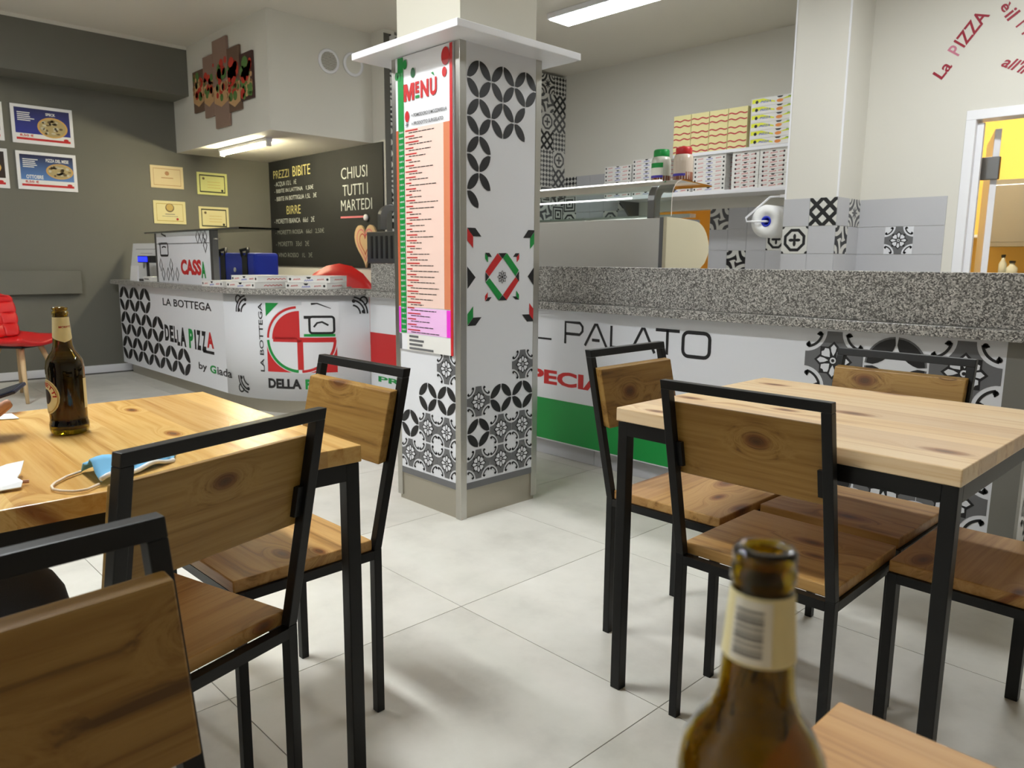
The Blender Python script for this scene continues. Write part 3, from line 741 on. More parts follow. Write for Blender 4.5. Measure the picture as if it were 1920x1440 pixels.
p.stroke('print_black', rr(q0, q1, k0, k1, .02), .017, 'printed_pan', 3, True); p.rect('print_black', .79, .72, .84, .742, 'printed_pan', 3)
p.stroke('print_black', [(.86, .66), (.885, .69), (.92, .697), (.965, .672)], .014, 'printed_pan', 3)
p.stroke('print_black', [(.845, .828), (.89, .832), (.985, .795)], lambda t: .016*(1-.7*t), 'printed_pan', 3)
for (cx_, cz_, sx, sy) in ((.185, .885, 1, -1), (.175, .14, 1, 1), (1.268, .882, -1, -1)):   # corner ornaments
    for a in ((0, .02), (.03, .055), (.075, .1)):
        p.stroke('print_black', [(cx_+sx*x_, cz_+sy*y_) for x_, y_ in arc(.13, .13, .125-a[0]*.8, 180, 262, 8)], .013, 'printed_ornament', 1)
    p.disc('print_black', cx_+sx*.115, cz_+sy*.035, .014, 'printed_ornament', 1, 10); p.disc('print_black', cx_+sx*.04, cz_+sy*.115, .014, 'printed_ornament', 1, 10)
    p.stroke('print_black', [(cx_+sx*x_, cz_+sy*y_) for x_, y_ in arc(.035, .035, .03, 90, 360, 10)], .012, 'printed_ornament', 1)
p.flush()
tag(MB().prism(outline(.065, -8.27, .66), flatfn, ZT0, ZT1).build('granite_worktop', 'granite', bevel=0.), 'speckled grey granite worktop with a rounded corner on the till counter', 'worktop')

bc = thing('bar_counter', 'long white bar counter with black and red lettering, a green stripe and big tile ornaments', 'counter')
BX0, BX1 = EX+AX+.07, -.63
MB().box(EX+AX+.004, YR+.006, .107, BX1-.006, YR+.68, ZT0-.013).build('counter_carcass', 'white_panel', bc)
MB().box(EX+AX+.004, YR+.06, 0, BX1-.05, YR+.66, .107).build('plinth', 'plinth', bc)
for i in range(6): MB().box(BX0+.7*i, YR+.056, .002, BX0+.7*i+.697, YR+.06, .105).build('plinth_tile', 'tile_grey', bc)
MB().box(EX+AX+.004, YR, .106, -.715, YR+.006, .878).build('front_panel', 'white_panel', bc)
MB().box(-.715, YR-.002, .106, BX1, YR+.05, .880).build('corner_strip', 'strip_grey', bc)
sp_ = MB().box(BX1-.006, YR+.05, .106, BX1, YR+.66, .878).build('side_panel', 'white_panel', bc)
p = Print(lambda u, v, h: (u, YR-h, v), bc)
p.rect('print_red', EX+AX+.006, .363, -3.25, .612, 'printed_band'); p.text('print_green', 'PRE', -4.75, .245, -4.35, .287, .03); p.text('print_grey', 'i', -4.775, .33, -4.766, .35)
p.rect('print_green', -3.25, .112, -1.75, .356, 'printed_band')
p.text('print_black', 'L', -3.12, .70, -2.975, .812, -.012)
def thin(pts, w=.016, closed=False): p.stroke('print_black', pts, w, 'lettering', 0, closed)
zb, zt = .69, .812
lx = lambda u: hy(u, 640, YR).x
a, b = lx(1060), lx(1092); thin([(a, zb), (a, zt), (b-.02, zt), (b, zt-.02), (b, zt-.045), (b-.02, zt-.065), (a, zt-.065)])
for u0, u1 in ((1097, 1138), (1184, 1228)):
    a, b = lx(u0), lx(u1); m_ = (a+b)/2
    thin([(a, zb), (m_-.006, zt), (m_+.006, zt), (b, zb)]); thin([(a+.05, zb+.035), (b-.05, zb+.035)])
a, b = lx(1146), lx(1172); thin([(a, zt), (a, zb+.008)]); thin([(a-.008, zb+.008), (b, zb+.008)])
a, b = lx(1229), lx(1274); thin([(a, zt), (b, zt)]); thin([((a+b)/2, zt), ((a+b)/2, zb)])
a, b = lx(1281), lx(1331); thin(rr(a, b, zb+.004, zt, .03), .018, True)
p.text('print_red', 'SPECIALITÀ', -3.25, .44, -2.12, .545, .04)
x0 = -1.468; c_ = .2485
for r_, row in enumerate(('MCM', 'MMM', 'CMM')):
    for k_, ch in enumerate(row):
        if ch == 'M': p.motif(x0+c_*(k_+.5), .868-c_*(r_+.5), c_/2*.99)
        else:
            p.lens(x0+c_*(k_+.5), .868-c_*(r_+.5), c_/2*.99, c='print_grey'); p.lens(x0+c_*(k_+.5), .868-c_*(r_+.5), c_/2*.93, lay=1)
p.flush()
p = Print(lambda u, v, h: (BX1+h, u, v), bc)
for r_ in range(3):
    for k_ in range(2): p.motif(YR+.09+c_*(k_+.5), .868-c_*(r_+.5), c_/2*.99)
p.flush()
tag(MB().box(BX0-.005, YR-.075, ZT0-.012, BX1+.08, YR+.7, ZT1-.012).build('granite_worktop', 'granite', bevel=.003), 'long speckled grey granite worktop on the lettered bar counter', 'worktop')
tag(MB().box(BX0-.005, YR-.025, ZT1-.012, BX1+.08, YR+.02, 1.122).build('granite_upstand', 'granite', bevel=.003), 'upright speckled granite slab standing along the bar worktop', 'upstand')
tag(MB().box(BX0-.005, YR+.02, 1.08, BX1+.08, YR+.72, 1.115).build('granite_shelf', 'granite', bevel=.003), 'raised granite shelf behind the upright slab, carrying the display case', 'shelf')

# ================================================================== WALL DECORATION
# posters on the dark wall (faces +x): u = y, v = z
def poster(y0, y1, z0, z1, label, top, bot, title, tbox, pizza, month=None, blobs=((120, 110, 70), (196, 190, 160))):
    t = thing('poster', label, 'poster', (XD, y0, z0), 0, 'framed pizza posters')
    loc = (0, -y0, -z0)
    f = lambda u, v, h: (h, u-y0, v-z0)
    MB().prism([(y0, z0), (y1, z0), (y1, z1), (y0, z1)], f, .002, .014).build('frame', 'white_gloss', t, bevel=.0015)
    m_ = .028; gm = 'poster_%d' % len(MATS); gradient_mat(gm, bot, top, 2, .06, z1-z0-.04)
    p = Print(f, t, .0145)
    p.rect(gm, y0+m_, z0+m_+.062, y1-m_, z1-m_, 'picture'); p.rect('paper_white', y0+m_, z0+m_, y1-m_, z0+m_+.062, 'price_strip')
    p.rect('print_red', y0+m_+.004, z0+m_+.004, y1-m_-.004, z0+m_+.024, 'price_strip', 1)
    p.text('print_red', '8,50 €', y0+.06, z0+m_+.03, y0+.17, z0+m_+.056, .03, lay=1)
    p.text('paper_white', title, *tbox, .03, lay=1)
    if month: p.text('paper_white', month, y0+.07, z0+.10, y0+.21, z0+.135, .03, lay=1)
    rp = random.Random(title)
    for i in range(5):
        z = z1-.075-i*.017; p.rect('paper_white', y0+.05, z, y0+.05+rp.uniform(.09, .14), z+.008, 'text_line', 1)
    cx_, cz_, rx, rz2 = pizza
    p.disc('pizza_crust', cx_, cz_, rx, 'pizza_picture', 2, 28, rz2); p.disc('pizza_cheese', cx_, cz_, rx*.88, 'pizza_picture', 3, 24, rz2*.86)
    for i in range(26):
        a, q = rp.uniform(0, 2*pi), math.sqrt(rp.random())*.78
        p.disc('topping_a' if i % 2 else 'topping_b', cx_+rx*q*cos(a), cz_+rz2*q*sin(a), rp.uniform(.008, .02), 'pizza_picture', 4, 7, rp.uniform(.006, .014))
    p.disc('print_red', y1-m_-.04, z0+m_+.03, .022, 'printed_logo', 2, 12, .012)
    p.flush()
mat('pizza_crust', (206, 164, 96), .6); mat('pizza_cheese', (176, 158, 112), .6); mat('topping_a', (104, 86, 58), .6); mat('topping_b', (196, 190, 168), .6)
poster(1.69, 2.195, 2.185, 2.53, 'white framed blue poster of a pale pizza, above the pizza of the month', (40, 44, 96), (44, 52, 150), 'SPECK', (1.97, 2.45, 2.05, 2.475), (2.02, 2.345, .125, .092))
poster(1.70, 2.195, 1.77, 2.115, 'white framed blue poster reading PIZZA DEL MESE OTTOBRE', (36, 40, 76), (96, 140, 206), 'PIZZA DEL MESE', (1.94, 2.03, 2.13, 2.06), (2.05, 1.95, .115, .07), 'OTTOBRE')
poster(1.14, 1.628, 2.19, 2.528, 'white framed poster cut by the picture edge, beside the pale pizza poster', (40, 34, 34), (60, 40, 34), 'PIZZA', (1.36, 2.45, 1.5, 2.475), (1.45, 2.34, .12, .09))
poster(1.15, 1.635, 1.768, 2.12, 'white framed poster cut by the picture edge, beside the pizza of the month', (40, 30, 30), (52, 36, 30), 'PIZZA', (1.36, 2.03, 1.5, 2.06), (1.46, 1.95, .12, .07), 'MESE')
# certificates
def cert(y0, y1, z0, z1, label, paper, border, bw, seal, style):
    t = thing('certificate', label, 'certificate', (XD, y0, z0), 0, 'certificates on the dark wall'); f = lambda u, v, h: (h, u-y0, v-z0)
    MB().prism([(y0, z0), (y1, z0), (y1, z1), (y0, z1)], f, .002, .009).build('card', paper, t)
    p = Print(f, t, .0095); m_ = .03
    p.stroke(border, [(y0+m_, z0+m_), (y1-m_, z0+m_), (y1-m_, z1-m_), (y0+m_, z1-m_)], bw, 'border', 0, True)
    c = (y0+y1)/2
    if style == 0: p.disc(border, c, z1-.075, .022, 'crest', 1, 12); p.rect(border, c-.06, z1-.125, c+.06, z1-.117, 'text_line', 1)
    elif style == 1:
        p.disc('topping_a', c, z1-.07, .045, 'crest', 1, 18); p.disc('label_gold', c, z1-.066, .036, 'crest', 2, 16); p.rect('print_grey', c-.05, z0+.095, c+.05, z0+.102, 'text_line', 1); p.rect('print_grey', c-.08, z0+.075, c+.08, z0+.079, 'text_line', 1)
    else:
        p.disc('topping_a', y0+.07, z1-.065, .014, 'crest', 1, 10)
        for k in range(3): p.rect('label_gold', y0+.11, z1-.1-.03*k, y1-.08, z1-.096-.03*k, 'text_line', 1)
    if seal: p.disc('label_red' if style == 1 else 'print_black', y1-.06 if style != 1 else y1-.09, z0+.05, .013, 'seal', 2, 10)
    p.flush()
mat('cert_pink', (222, 204, 160), .7); mat('cert_green', (214, 214, 140), .7); mat('cert_border', (176, 128, 84), .6); mat('cert_line', (176, 150, 70), .6); mat('cert_dark', (52, 54, 40), .6)
cert(2.876, 3.208, 1.868, 2.093, 'beige certificate with a thin brown border and crest, above the cream one', 'cert_pink', 'cert_border', .006, False, 0)
cert(3.35, 3.68, 1.83, 2.063, 'pale green certificate with a thick dark border, above another just like it', 'cert_green', 'cert_dark', .016, True, 2)
cert(2.885, 3.212, 1.505, 1.739, 'cream certificate with a round brown crest and red seal', 'card_cream', 'cert_line', .007, True, 1)
cert(3.351, 3.679, 1.468, 1.703, 'yellowish certificate with a thick dark border, below another just like it', 'card_cream', 'cert_dark', .016, True, 2)
# bread picture made of staggered planks, on the soffit face (y = 3.16)
bp = thing('plank_picture', 'staggered wooden plank picture of bruschetta with tomatoes on the white soffit', 'picture', (-7.1, 3.16, 2.3))
def bz(u, v): q = hy(u/3.69, v/3.69, 3.155); return q.x, q.z
mat('plank_brown', (110, 86, 70), .6); mat('plank_dark', (74, 48, 44), .6); mat('plank_pale', (146, 120, 106), .6); mat('tomato', (190, 60, 44), .5); mat('leaf', (92, 128, 66), .6); mat('bread', (196, 156, 110), .7); mat('crust', (150, 112, 72), .7)
cols = [(1345, 1420, 490, 780, 'plank_brown'), (1420, 1490, 385, 815, 'plank_pale'), (1490, 1590, 262, 885, 'plank_pale'), (1590, 1675, 320, 770, 'plank_brown'), (1675, 1762, 360, 690, 'plank_dark')]
rb = random.Random(5)
for u0, u1, v0, v1, mt in cols:
    xa, xb = bz(u0, 560)[0], bz(u1, 560)[0]
    za = bz((u0+u1)/2, v0)[1]; zb_ = bz((u0+u1)/2, v1)[1]
    k = MB().box(xa+.002, -.024, zb_, xb-.002, -.004, za).build('plank', mt, bp, bevel=.002); k.location = (7.1, 0, -2.3)
    p = Print(lambda u, v, h: (u, -.024-h, v), k)
    zc = bz(1560, 600)[1]; xc = bz(1560, 600)[0]
    def blob(c, x, z, r, lay, ry=None):
        if xa+.012 < x < xb-.012 and zb_+.02 < z < za-.02: p.disc(c, x, z, min(r, x-xa-.002, xb-x-.002, z-zb_, za-z), 'picture_blob', lay, 9, ry)
    if mt != 'plank_pale' or u0 == 1490 or u0 == 1420:
        zl = max(zb_+.02, bz((u0+u1)/2, 745)[1]); zh = bz((u0+u1)/2, 570)[1]
        p.poly('bread', [(xa+.004, zl+.05), ((xa+xb)/2, zl), (xb-.004, zl+.04), (xb-.004, zh), (xa+.004, zh-.03)], 'picture_blob', 0)
    for i in range(26):
        x = rb.uniform(xa, xb); z = rb.uniform(bz(u0, 700)[1], bz(u0, 540)[1]); blob(rb.choice(['leaf', 'crust', 'tomato', 'leaf', 'bread']), x, z, rb.uniform(.02, .045), 1+i % 3)
    for i in range(9):
        x = rb.uniform(xa, xb); z = rb.uniform(bz(u0, 545)[1], bz(u0, 450)[1]); 
        if u0 >= 1490: blob('tomato' if i % 4 else 'leaf', x, z, rb.uniform(.04, .07), 4)
    p.flush()
# air vents on the soffit side (x = -6.25)
for (u, v, rad, lb) in ((616, 115, .105, 'round white wall vent with an open slatted grille'), (662, 121, .105, 'round white wall vent with a closed flat cover')):
    c = hx(u, v, -6.25)
    t = thing('wall_vent', lb, 'vent', (-6.25, c.y, c.z))
    rim = MB().lathe([(rad*.76, 0), (rad*.76, .012), (rad*.86, .018), (rad, .01), (rad, 0)], 28).build('rim', 'white_gloss', t, True); rim.rotation_euler = (0, R(90), 0)
    k = MB().lathe([(rad*.77, 0), (rad*.77, .006)], 28).build('grille_plate', 'vent_grey' if u < 640 else 'white_paint', t); k.rotation_euler = (0, R(90), 0)
    if u < 640:
        for i in range(-6, 7):
            y = i*rad*.115; hw = math.sqrt(max(0, (rad*.76)**2-y*y)); MB().box(.006, -hw, y-.003, .012, hw, y+.003).build('slat', 'white_paint', t)
# chalkboard
cb = thing('chalkboard', 'black chalkboard with drink prices and closing day in chalk', 'chalkboard', (-7.2, YC, 1.07))
CZ1 = 2.235
k = MB().box(XD+.002, YC-.012, 1.07, XT-.03, YC-.001, CZ1-.002).build('board', 'chalk_black', cb); k.location = (7.2, -YC, -1.07)
fC = lambda u, v, h: (u+7.2, -.0125-h, v-1.07)
p = Print(fC, cb)
def cw(c, s, q0, q1, hh, name='chalk_lettering'):   # pixel base line q0 -> q1 (full frame)
    a, b = hy(*q0, YC), hy(*q1, YC); p.text(c, s, a.x, a.z, b.x, a.z+hh, -.006, 0, name, rot=0)
cw('chalk_yellow', 'PREZZI', (515, 336), (544, 336), .085); cw('chalk_yellow', 'BIBITE', (551, 331), (584, 331), .105)
cw('chalk_white', '- ACQUA 1/2 L   1€', (517, 352), (558, 352), .06); cw('chalk_white', '- BIBITE IN LATTINA   1,50€', (517, 364), (590, 362), .05)
cw('chalk_white', '- BIBITE IN BOTTIGLIA 1,5L   3€', (518, 379), (596, 377), .055); cw('chalk_yellow', 'BIRRE', (540, 402), (566, 402), .09)
cw('chalk_white', '- MORETTI BIANCA   66cl   2€', (517, 420), (592, 418), .055); cw('chalk_dim', '- MORETTI ROSSA   66cl   2,50€', (519, 441), (610, 438), .055)
cw('chalk_dim', '- MORETTI   33cl   2€', (520, 462), (582, 460), .055); cw('chalk_dim', '- VINO ROSSO   1L   3€', (521, 482), (588, 480), .05)
cw('chalk_white', 'CHIUSI', (642, 337), (691, 335), .11); cw('chalk_white', 'TUTTI I', (645, 368), (692, 366), .105); cw('chalk_white', 'MARTEDI', (642, 396), (700, 396), .105)
a, b = hy(641, 408, YC), hy(688, 406, YC); p.stroke('chalk_pink', [(a.x, a.z), (b.x, b.z)], .018, 'chalk_underline')
p.flush()
mg = hy(690, 408, YC)
tag(MB().lathe([(.03, 0), (.03, .02), (.02, .028)], 16).build('round_magnet', 'white_gloss', None, True), 'round white magnet at the end of the red chalk underline', 'magnet')
o = bpy.data.objects['round_magnet']; o.location = (mg.x, YC-.013, mg.z); o.rotation_euler = (R(90), 0, 0)

# ================================================================== KITCHEN: shelves, boxes, display case
YS = 6.28     # shelf front
zs1, zs2 = hy(1478, 350, YS).z, hy(1480, 269, YS+.02).z
zlow = (hy(1140, 372, YS).z+hy(1478, 346, YS).z)/2
xl = hy(1136, 372, YS).x
SX1 = CX0-.002
sh = thing('wall_shelf', 'long white lower shelf on the kitchen wall, stacked with pizza boxes', 'shelf', (xl, YB, zlow))
MB().box(0, YS-YB, -.035, SX1-xl, 0, 0).build('shelf_board', 'white_gloss', sh, bevel=.003)
for x in (.12,): 
    MB().prism([(0, -.035), (-.30, -.035), (-.04, -.28), (0, -.28)], lambda u, v, h: (h, u, v), x, x+.03).build('bracket', 'steel_dark', sh)
zup = hy(1400, 276, YS).z
xu = hy(1262, 290, YS).x
su = thing('wall_shelf', 'short white upper shelf on the kitchen wall, carrying striped tubs', 'shelf', (xu, YB, zup))
MB().box(0, YS-YB, -.03, SX1-xu, 0, 0).build('shelf_board', 'white_gloss', su, bevel=.003)
BH = .0385
def box_proto(name, wd, dp, ht, style):
    t = bpy.data.objects.new(name, None); COL.objects.link(t); t.empty_display_size = .05
    MB().box(-wd/2, 0, 0, wd/2, dp, ht-.004).build('box_tray', 'card_white', t, bevel=.0015)
    MB().box(-wd/2-.002, -.002, ht-.0035, wd/2+.002, dp, ht).build('box_lid', 'card_white', t)
    p = Print(lambda u, v, h: (u, -.0005-h, v), t, .0008)
    if style in ('red', 'pink'):
        for x in ((-.44, .44) if style == 'red' else (-.36, .36)): p.disc('print_black', x*wd, ht*.5, .0095, 'vent_hole', 0, 12)
        p.poly('print_black', [(-.02, ht-.005), (.02, ht-.005), (.009, ht*.6), (-.009, ht*.6)], 'vent_hole')
        sq = lambda c, x0, x1, z: p.stroke(c, [(x0+(x1-x0)*i/8, z+(.0045 if i % 2 else -.0045)+.004*i/8) for i in range(9)], .005, 'printed_script')
        sq('print_red', -.36*wd, -.2*wd, ht*.45); sq('print_red', .2*wd, .36*wd, ht*.45)
        if style == 'red': sq('print_blue', -.1*wd, .1*wd, ht*.3)
        else: sq('print_red', -.12*wd, .12*wd, ht*.3)
    else:
        p.poly('box_yellow', [(-wd*.48, ht*.35), (-wd*.48, ht*.85), (-wd*.25, ht*.88), (0, ht*.4), (0, ht*.25), (-wd*.25, ht*.5)], 'printed_flash'); p.poly('box_yellow', [(wd*.1, ht*.45), (wd*.3, ht*.8), (wd*.48, ht*.85), (wd*.48, ht*.6), (wd*.3, ht*.55)], 'printed_flash')
        p.disc('print_black', -wd*.38, ht*.5, .014, 'vent_hole', 1); p.poly('print_black', [(-.03+wd*.1, ht-.006), (.03+wd*.1, ht-.006), (.014+wd*.1, ht*.72), (-.014+wd*.1, ht*.72)], 'vent_hole', 1)
        p.text('print_blue', 'PIZZA', -wd*.3, ht*.35, -wd*.08, ht*.6, .02, .2, lay=1); p.text('print_green', 'PIZZA', wd*.26, ht*.6, wd*.46, ht*.82, .02, .2, lay=1)
        p.disc('topping_orange', wd*.1, ht*.35, .03, 'printed_flash', 1, 10, .014)
    # side marks (right-hand side)
    p.flush()
    p = Print(lambda u, v, h: (wd/2+h+.0005, u, v), t, .0008)
    p.stroke('print_red', [(dp*(.25+.5*i/10), ht*.45+(.004 if i % 2 else -.004)) for i in range(11)], .005, 'printed_script'); p.flush()
    return t
mat('print_blue', (60, 84, 190), .5); mat('box_yellow', (222, 226, 60), .6); mat('topping_orange', (226, 140, 70), .6); mat('tub_cream', (226, 216, 158), .6); mat('tub_red', (186, 52, 66), .6)
protos = {'red': box_proto('pizza_box', .335, .335, BH, 'red'), 'pink': box_proto('pizza_box', .26, .3, BH, 'pink'), 'yellow': box_proto('pizza_box', .44, .33, .066, 'yellow'), 'till': box_proto('pizza_box', .33, .33, .045, 'red')}
used = set()
def put_box(kind, pos, rz, label, group, tilt=0.):
    o = protos[kind] if kind not in used else copy_tree(protos[kind]); used.add(kind)
    o.location = pos; o.rotation_euler = (tilt, 0, rz); tag(o, label, 'pizza box', group); return o
rj = random.Random(9)
STK = [('red', 1133, 1183, 8, 'white pizza box in the stack farthest from the column', 'stack at the shelf end'), ('red', 1184, 1240, 9, 'white pizza box in the stack behind the green-lidded jar', 'stack behind the jars'),
       ('red', 1241, 1292, 3, 'white pizza box in the low stack behind the red-lidded jar', 'low stack'),
       ('red', 1297, 1361, 9, 'white pizza box with blue script in the stack under the tubs', 'stack under the tubs'), ('pink', 1372, 1420, 9, 'pink-printed pizza box in the stack under the yellow boxes', 'middle stack'),
       ('pink', 1421, 1472, 9, 'pink-printed pizza box in the stack next to the column', 'stack beside the column')]
xprev = None
ORD = ['bottom', 'second', 'third', 'fourth', 'fifth', 'sixth', 'seventh', 'eighth', 'ninth', 'tenth']
def nth(k, n): return 'bottom' if k == 0 else 'topmost' if k == n-1 else ORD[k]+' from bottom'
for kind, u0, u1, n, lb, gr in STK:
    c = hy((u0+u1)/2, 345, YS+.02); 
    wdt = .337 if kind == 'red' else .262
    x = c.x if xprev is None else max(c.x, xprev+wdt/2+.004)
    xprev = x+wdt/2
    if x+wdt/2 > SX1-.004: x = SX1-.004-wdt/2
    for k in range(n):
        put_box(kind, (x+rj.uniform(-.001, .001), YS+.012+rj.uniform(0, .006), zlow+.0003+k*(BH+.0004)), rj.uniform(-.003, .003), lb+', '+nth(k, n), 'pizza boxes, '+gr)
# striped tubs on the upper shelf
tubp = thing('striped_tub', 'cream food tub with red wavy stripes in the block on the upper shelf', 'tub', (0, 0, 0), 0, 'striped tubs on the upper shelf')
tw, thh = .19, .118
MB().hexa([(-tw/2+.003, 0, 0), (tw/2-.003, 0, 0), (tw/2-.003, .19, 0), (-tw/2+.003, .19, 0)], [(-tw/2, -.002, thh), (tw/2, -.002, thh), (tw/2, .192, thh), (-tw/2, .192, thh)]).build('tub_body', 'tub_cream', tubp)
p = Print(lambda u, v, h: (u, -.002*(v/thh)-h, v), tubp)
for zz in (.018, .068):
    p.stroke('tub_red', [(-tw/2+.004+(tw-.008)*i/16, zz+.006*sin(i*2*pi/8)) for i in range(17)], .011, 'printed_wave')
p.flush()
xs0 = hy(1449, 225, YS).x-.245-4*(.193)
first = True
for c_ in range(4):
    for r_ in range(3):
        o = tubp if first else copy_tree(tubp); first = False
        o.location = (xs0+tw*(c_+.5)+.003*c_, YS+.02, zup+.0005+(thh+.0008)*r_)
        o['label'] = 'cream tub with red waves, %s row, %s the yellow boxes' % (('bottom', 'middle', 'top')[r_], ('fourth from', 'third from', 'second from', 'right next to')[c_])
xy_ = hy(1449, 225, YS).x
for k in range(6): put_box('yellow', (xy_+.012, YS-.002+rj.uniform(0, .004), zup+.0005+k*.0665), rj.uniform(-.003, .003), 'yellow and white pizza box on the upper shelf, '+nth(k, 6)+' of its stack', 'yellow pizza boxes on the upper shelf')
# kitchen roll on the column side
rl = thing('paper_roll', 'white paper roll with a blue core hanging beside the column', 'paper roll', tuple(hy(1448, 416, 5.68)))
a = MB().lathe([(.04, -.1), (.125, -.1), (.125, .1), (.04, .1)], 32, closed=True).build('paper', 'paper_white', rl, True); a.rotation_euler = (R(90), 0, 0)
a = MB().lathe([(.028, -.102), (.041, -.102), (.041, .102), (.028, .102)], 20, closed=True).build('core', 'blue_core', rl, True); a.rotation_euler = (R(90), 0, 0)
MB().tube([(.20, .0, .19), (-.02, -.02, .19), (-.16, -.125, .03), (-.15, -.125, .0), (-.05, -.125, .0), (0, -.115, 0), (0, .1, 0)], .008, 8).build('wire_holder', 'white_gloss', rl, True)
MB().box(.08, -.06, .18, .2, .06, .2).build('holder_plate', 'white_gloss', rl)
# display case
GX0, GX1, GY = -5.0, -2.478, 3.56
ZC = 1.115
dc = thing('display_case', 'stainless refrigerated display case with a cream rounded end on the bar', 'display case', (-3.7, GY, ZC))
def gpart(mb, name, mt, smooth=False, bev=0.):
    o = mb.build(name, mt, dc, smooth, bev); o.location = (3.7, -GY, -ZC); return o
cxr = hy(688, 455, GY).x+.66
gpart(MB().box(cxr, GY, ZC, GX1-.035, GY+.36, 1.392), 'steel_body', 'case_steel', bev=.004)
gpart(MB().box(GX1-.035, GY-.006, ZC, GX1-.012, GY+.36, 1.395), 'end_seam', 'print_grey')
prof = [(3.555, ZC), (3.555, 1.396), (3.70, 1.394)]+[(3.83+.165*sin(R(t)), 1.215+.17*cos(R(t))) for t in range(0, 100, 10)]+[(3.985, 1.19), (3.955, ZC+.03), (3.91, ZC)]
gpart(MB().prism(prof, lambda u, v, h: (h, u, v), GX1-.012, GX1+.012), 'rounded_end_cap', 'beige_plastic', bev=.003)
cxl = hy(688, 455, GY).x
gpart(MB().box(cxl, GY, 1.122, cxr-.004, GY+.36, 1.375), 'compressor_box', 'steel_dark', bev=.004)
for k in range(5): gpart(MB().box(cxl+.06+.07*k, GY-.004, 1.16, cxl+.085+.07*k, GY, 1.34), 'vent_slat', 'print_black')
gpart(MB().box(cxl+.44, GY-.005, 1.17, cxl+.54, GY, 1.30), 'control_panel', 'steel')
def cprof(t, off=0.):   # curved glass section: up the front then back over the top
    P = [(GY+.02, 1.40), (GY+.02, 1.50)]+[(GY+.12-.1*cos(R(a)), 1.50+.105*sin(R(a))) for a in range(15, 91, 15)]+[(GY+.42, 1.592)]
    return P
P = cprof(0); P2 = [(a+.006*(.5 if i > 2 else 1), b-.006*(1 if i > 2 else 0)) for i, (a, b) in enumerate(P)]
gpart(MB().prism(P+P2[::-1], lambda u, v, h: (h, u, v), GX0, GX1+.02), 'curved_glass', 'case_glass')
GX0 = hy(700, 400, GY).x
for x in (GX1-.13, GX0+.05):
    Q = [(GY+.005, 1.392), (GY+.005, 1.49)]+[(GY+.115-.11*cos(R(a)), 1.49+.105*sin(R(a))) for a in range(15, 91, 15)]+[(GY+.2, 1.59)]
    Qi = [(GY+.065, 1.392), (GY+.065, 1.48)]+[(GY+.125-.06*cos(R(a)), 1.485+.06*sin(R(a))) for a in range(15, 91, 15)]+[(GY+.2, 1.545)]
    gpart(MB().prism(Q+Qi[::-1], lambda u, v, h: (h, u, v), x, x+.045), 'glass_bracket', 'steel_dark', bev=.002)
    gpart(MB().lathe([(.009, 0), (.009, .004)], 10, (0, 0, 0)), 'bracket_screw', 'steel').location = (3.7+x+.02, .03, .33)
mat('reflection_white', (255, 255, 252), .5, emit=.9)  # glow for the top and front strips: painted lamp reflections on the glass edges
gpart(MB().box(-4.9, GY+.105, 1.603, GX1-.12, GY+.125, 1.611), 'top_reflection', 'reflection_white'); gpart(MB().box(-4.9, GY+.004, 1.505, -2.72, GY+.012, 1.513), 'front_reflection', 'reflection_white'); gpart(MB().box(-4.9, GY+.30, 1.41, GX1-.04, GY+.36, 1.43), 'rear_rail', 'steel')
for k in range(4): gpart(MB().box(-4.5+.48*k, GY+.05, 1.36, -4.5+.48*k+.44, GY+.3, 1.398), 'ingredient_pan', 'steel', bev=.004)
# jars on the glass
mat('purple', (70, 56, 160), .6)
mat('jar_pale', (206, 208, 196), .2); mat('jar_beige', (206, 190, 174), .2)
def jar(x, y, z, lid, label, fill, lab):
    t = thing('spice_jar', label, 'jar', (x, y, z))
    r = .056
    MB().lathe([(r*.96, 0), (r, .01), (r, .125), (r*.9, .145), (r*.72, .152)], 24).build('jar_body', 'jar_pale' if lid == 'print_green' else 'jar_beige', t, True)
    MB().lathe([(r*.97, .0), (r*1.006, .008), (r*1.006, fill)], 20).build('contents', 'sauce', t, True)
    MB().lathe([(r*.8, .15), (r*.82, .153), (r*.82, .182), (r*.74, .19)], 24).build('jar_lid', lid, t, True)
    vs_, fs_ = [], []
    for i in range(9):
        a = R(-140+i*12); vs_ += [(r*1.015*cos(a), r*1.015*sin(a), .03), (r*1.015*cos(a), r*1.015*sin(a), .11)]
        if i: fs_.append((2*i-2, 2*i, 2*i+1, 2*i-1))
    MB().add(vs_, fs_).build('jar_label', lab, t)
    vs2 = [(v[0]*1.005, v[1]*1.005, .085 if j % 2 == 0 else .112) for j, v in enumerate(vs_)]; MB().add(vs2, fs_).build('label_band', 'print_green' if lid == 'print_green' else 'jar_beige', t)
    vs2 = [(v[0]*1.005, v[1]*1.005, .028 if j % 2 == 0 else .042) for j, v in enumerate(vs_)]; MB().add(vs2, fs_).build('label_band', 'purple', t)
a, b = hy(1239, 333, 3.80), hy(1279, 332, 3.80)
jar(a.x, 3.80, 1.606, 'print_green', 'clear plastic spice jar with a green lid on the display case glass', .04, 'label_white')
jar(b.x+.005, 3.80, 1.606, 'print_red', 'clear plastic spice jar with a red lid on the display case glass', .05, 'jar_beige')
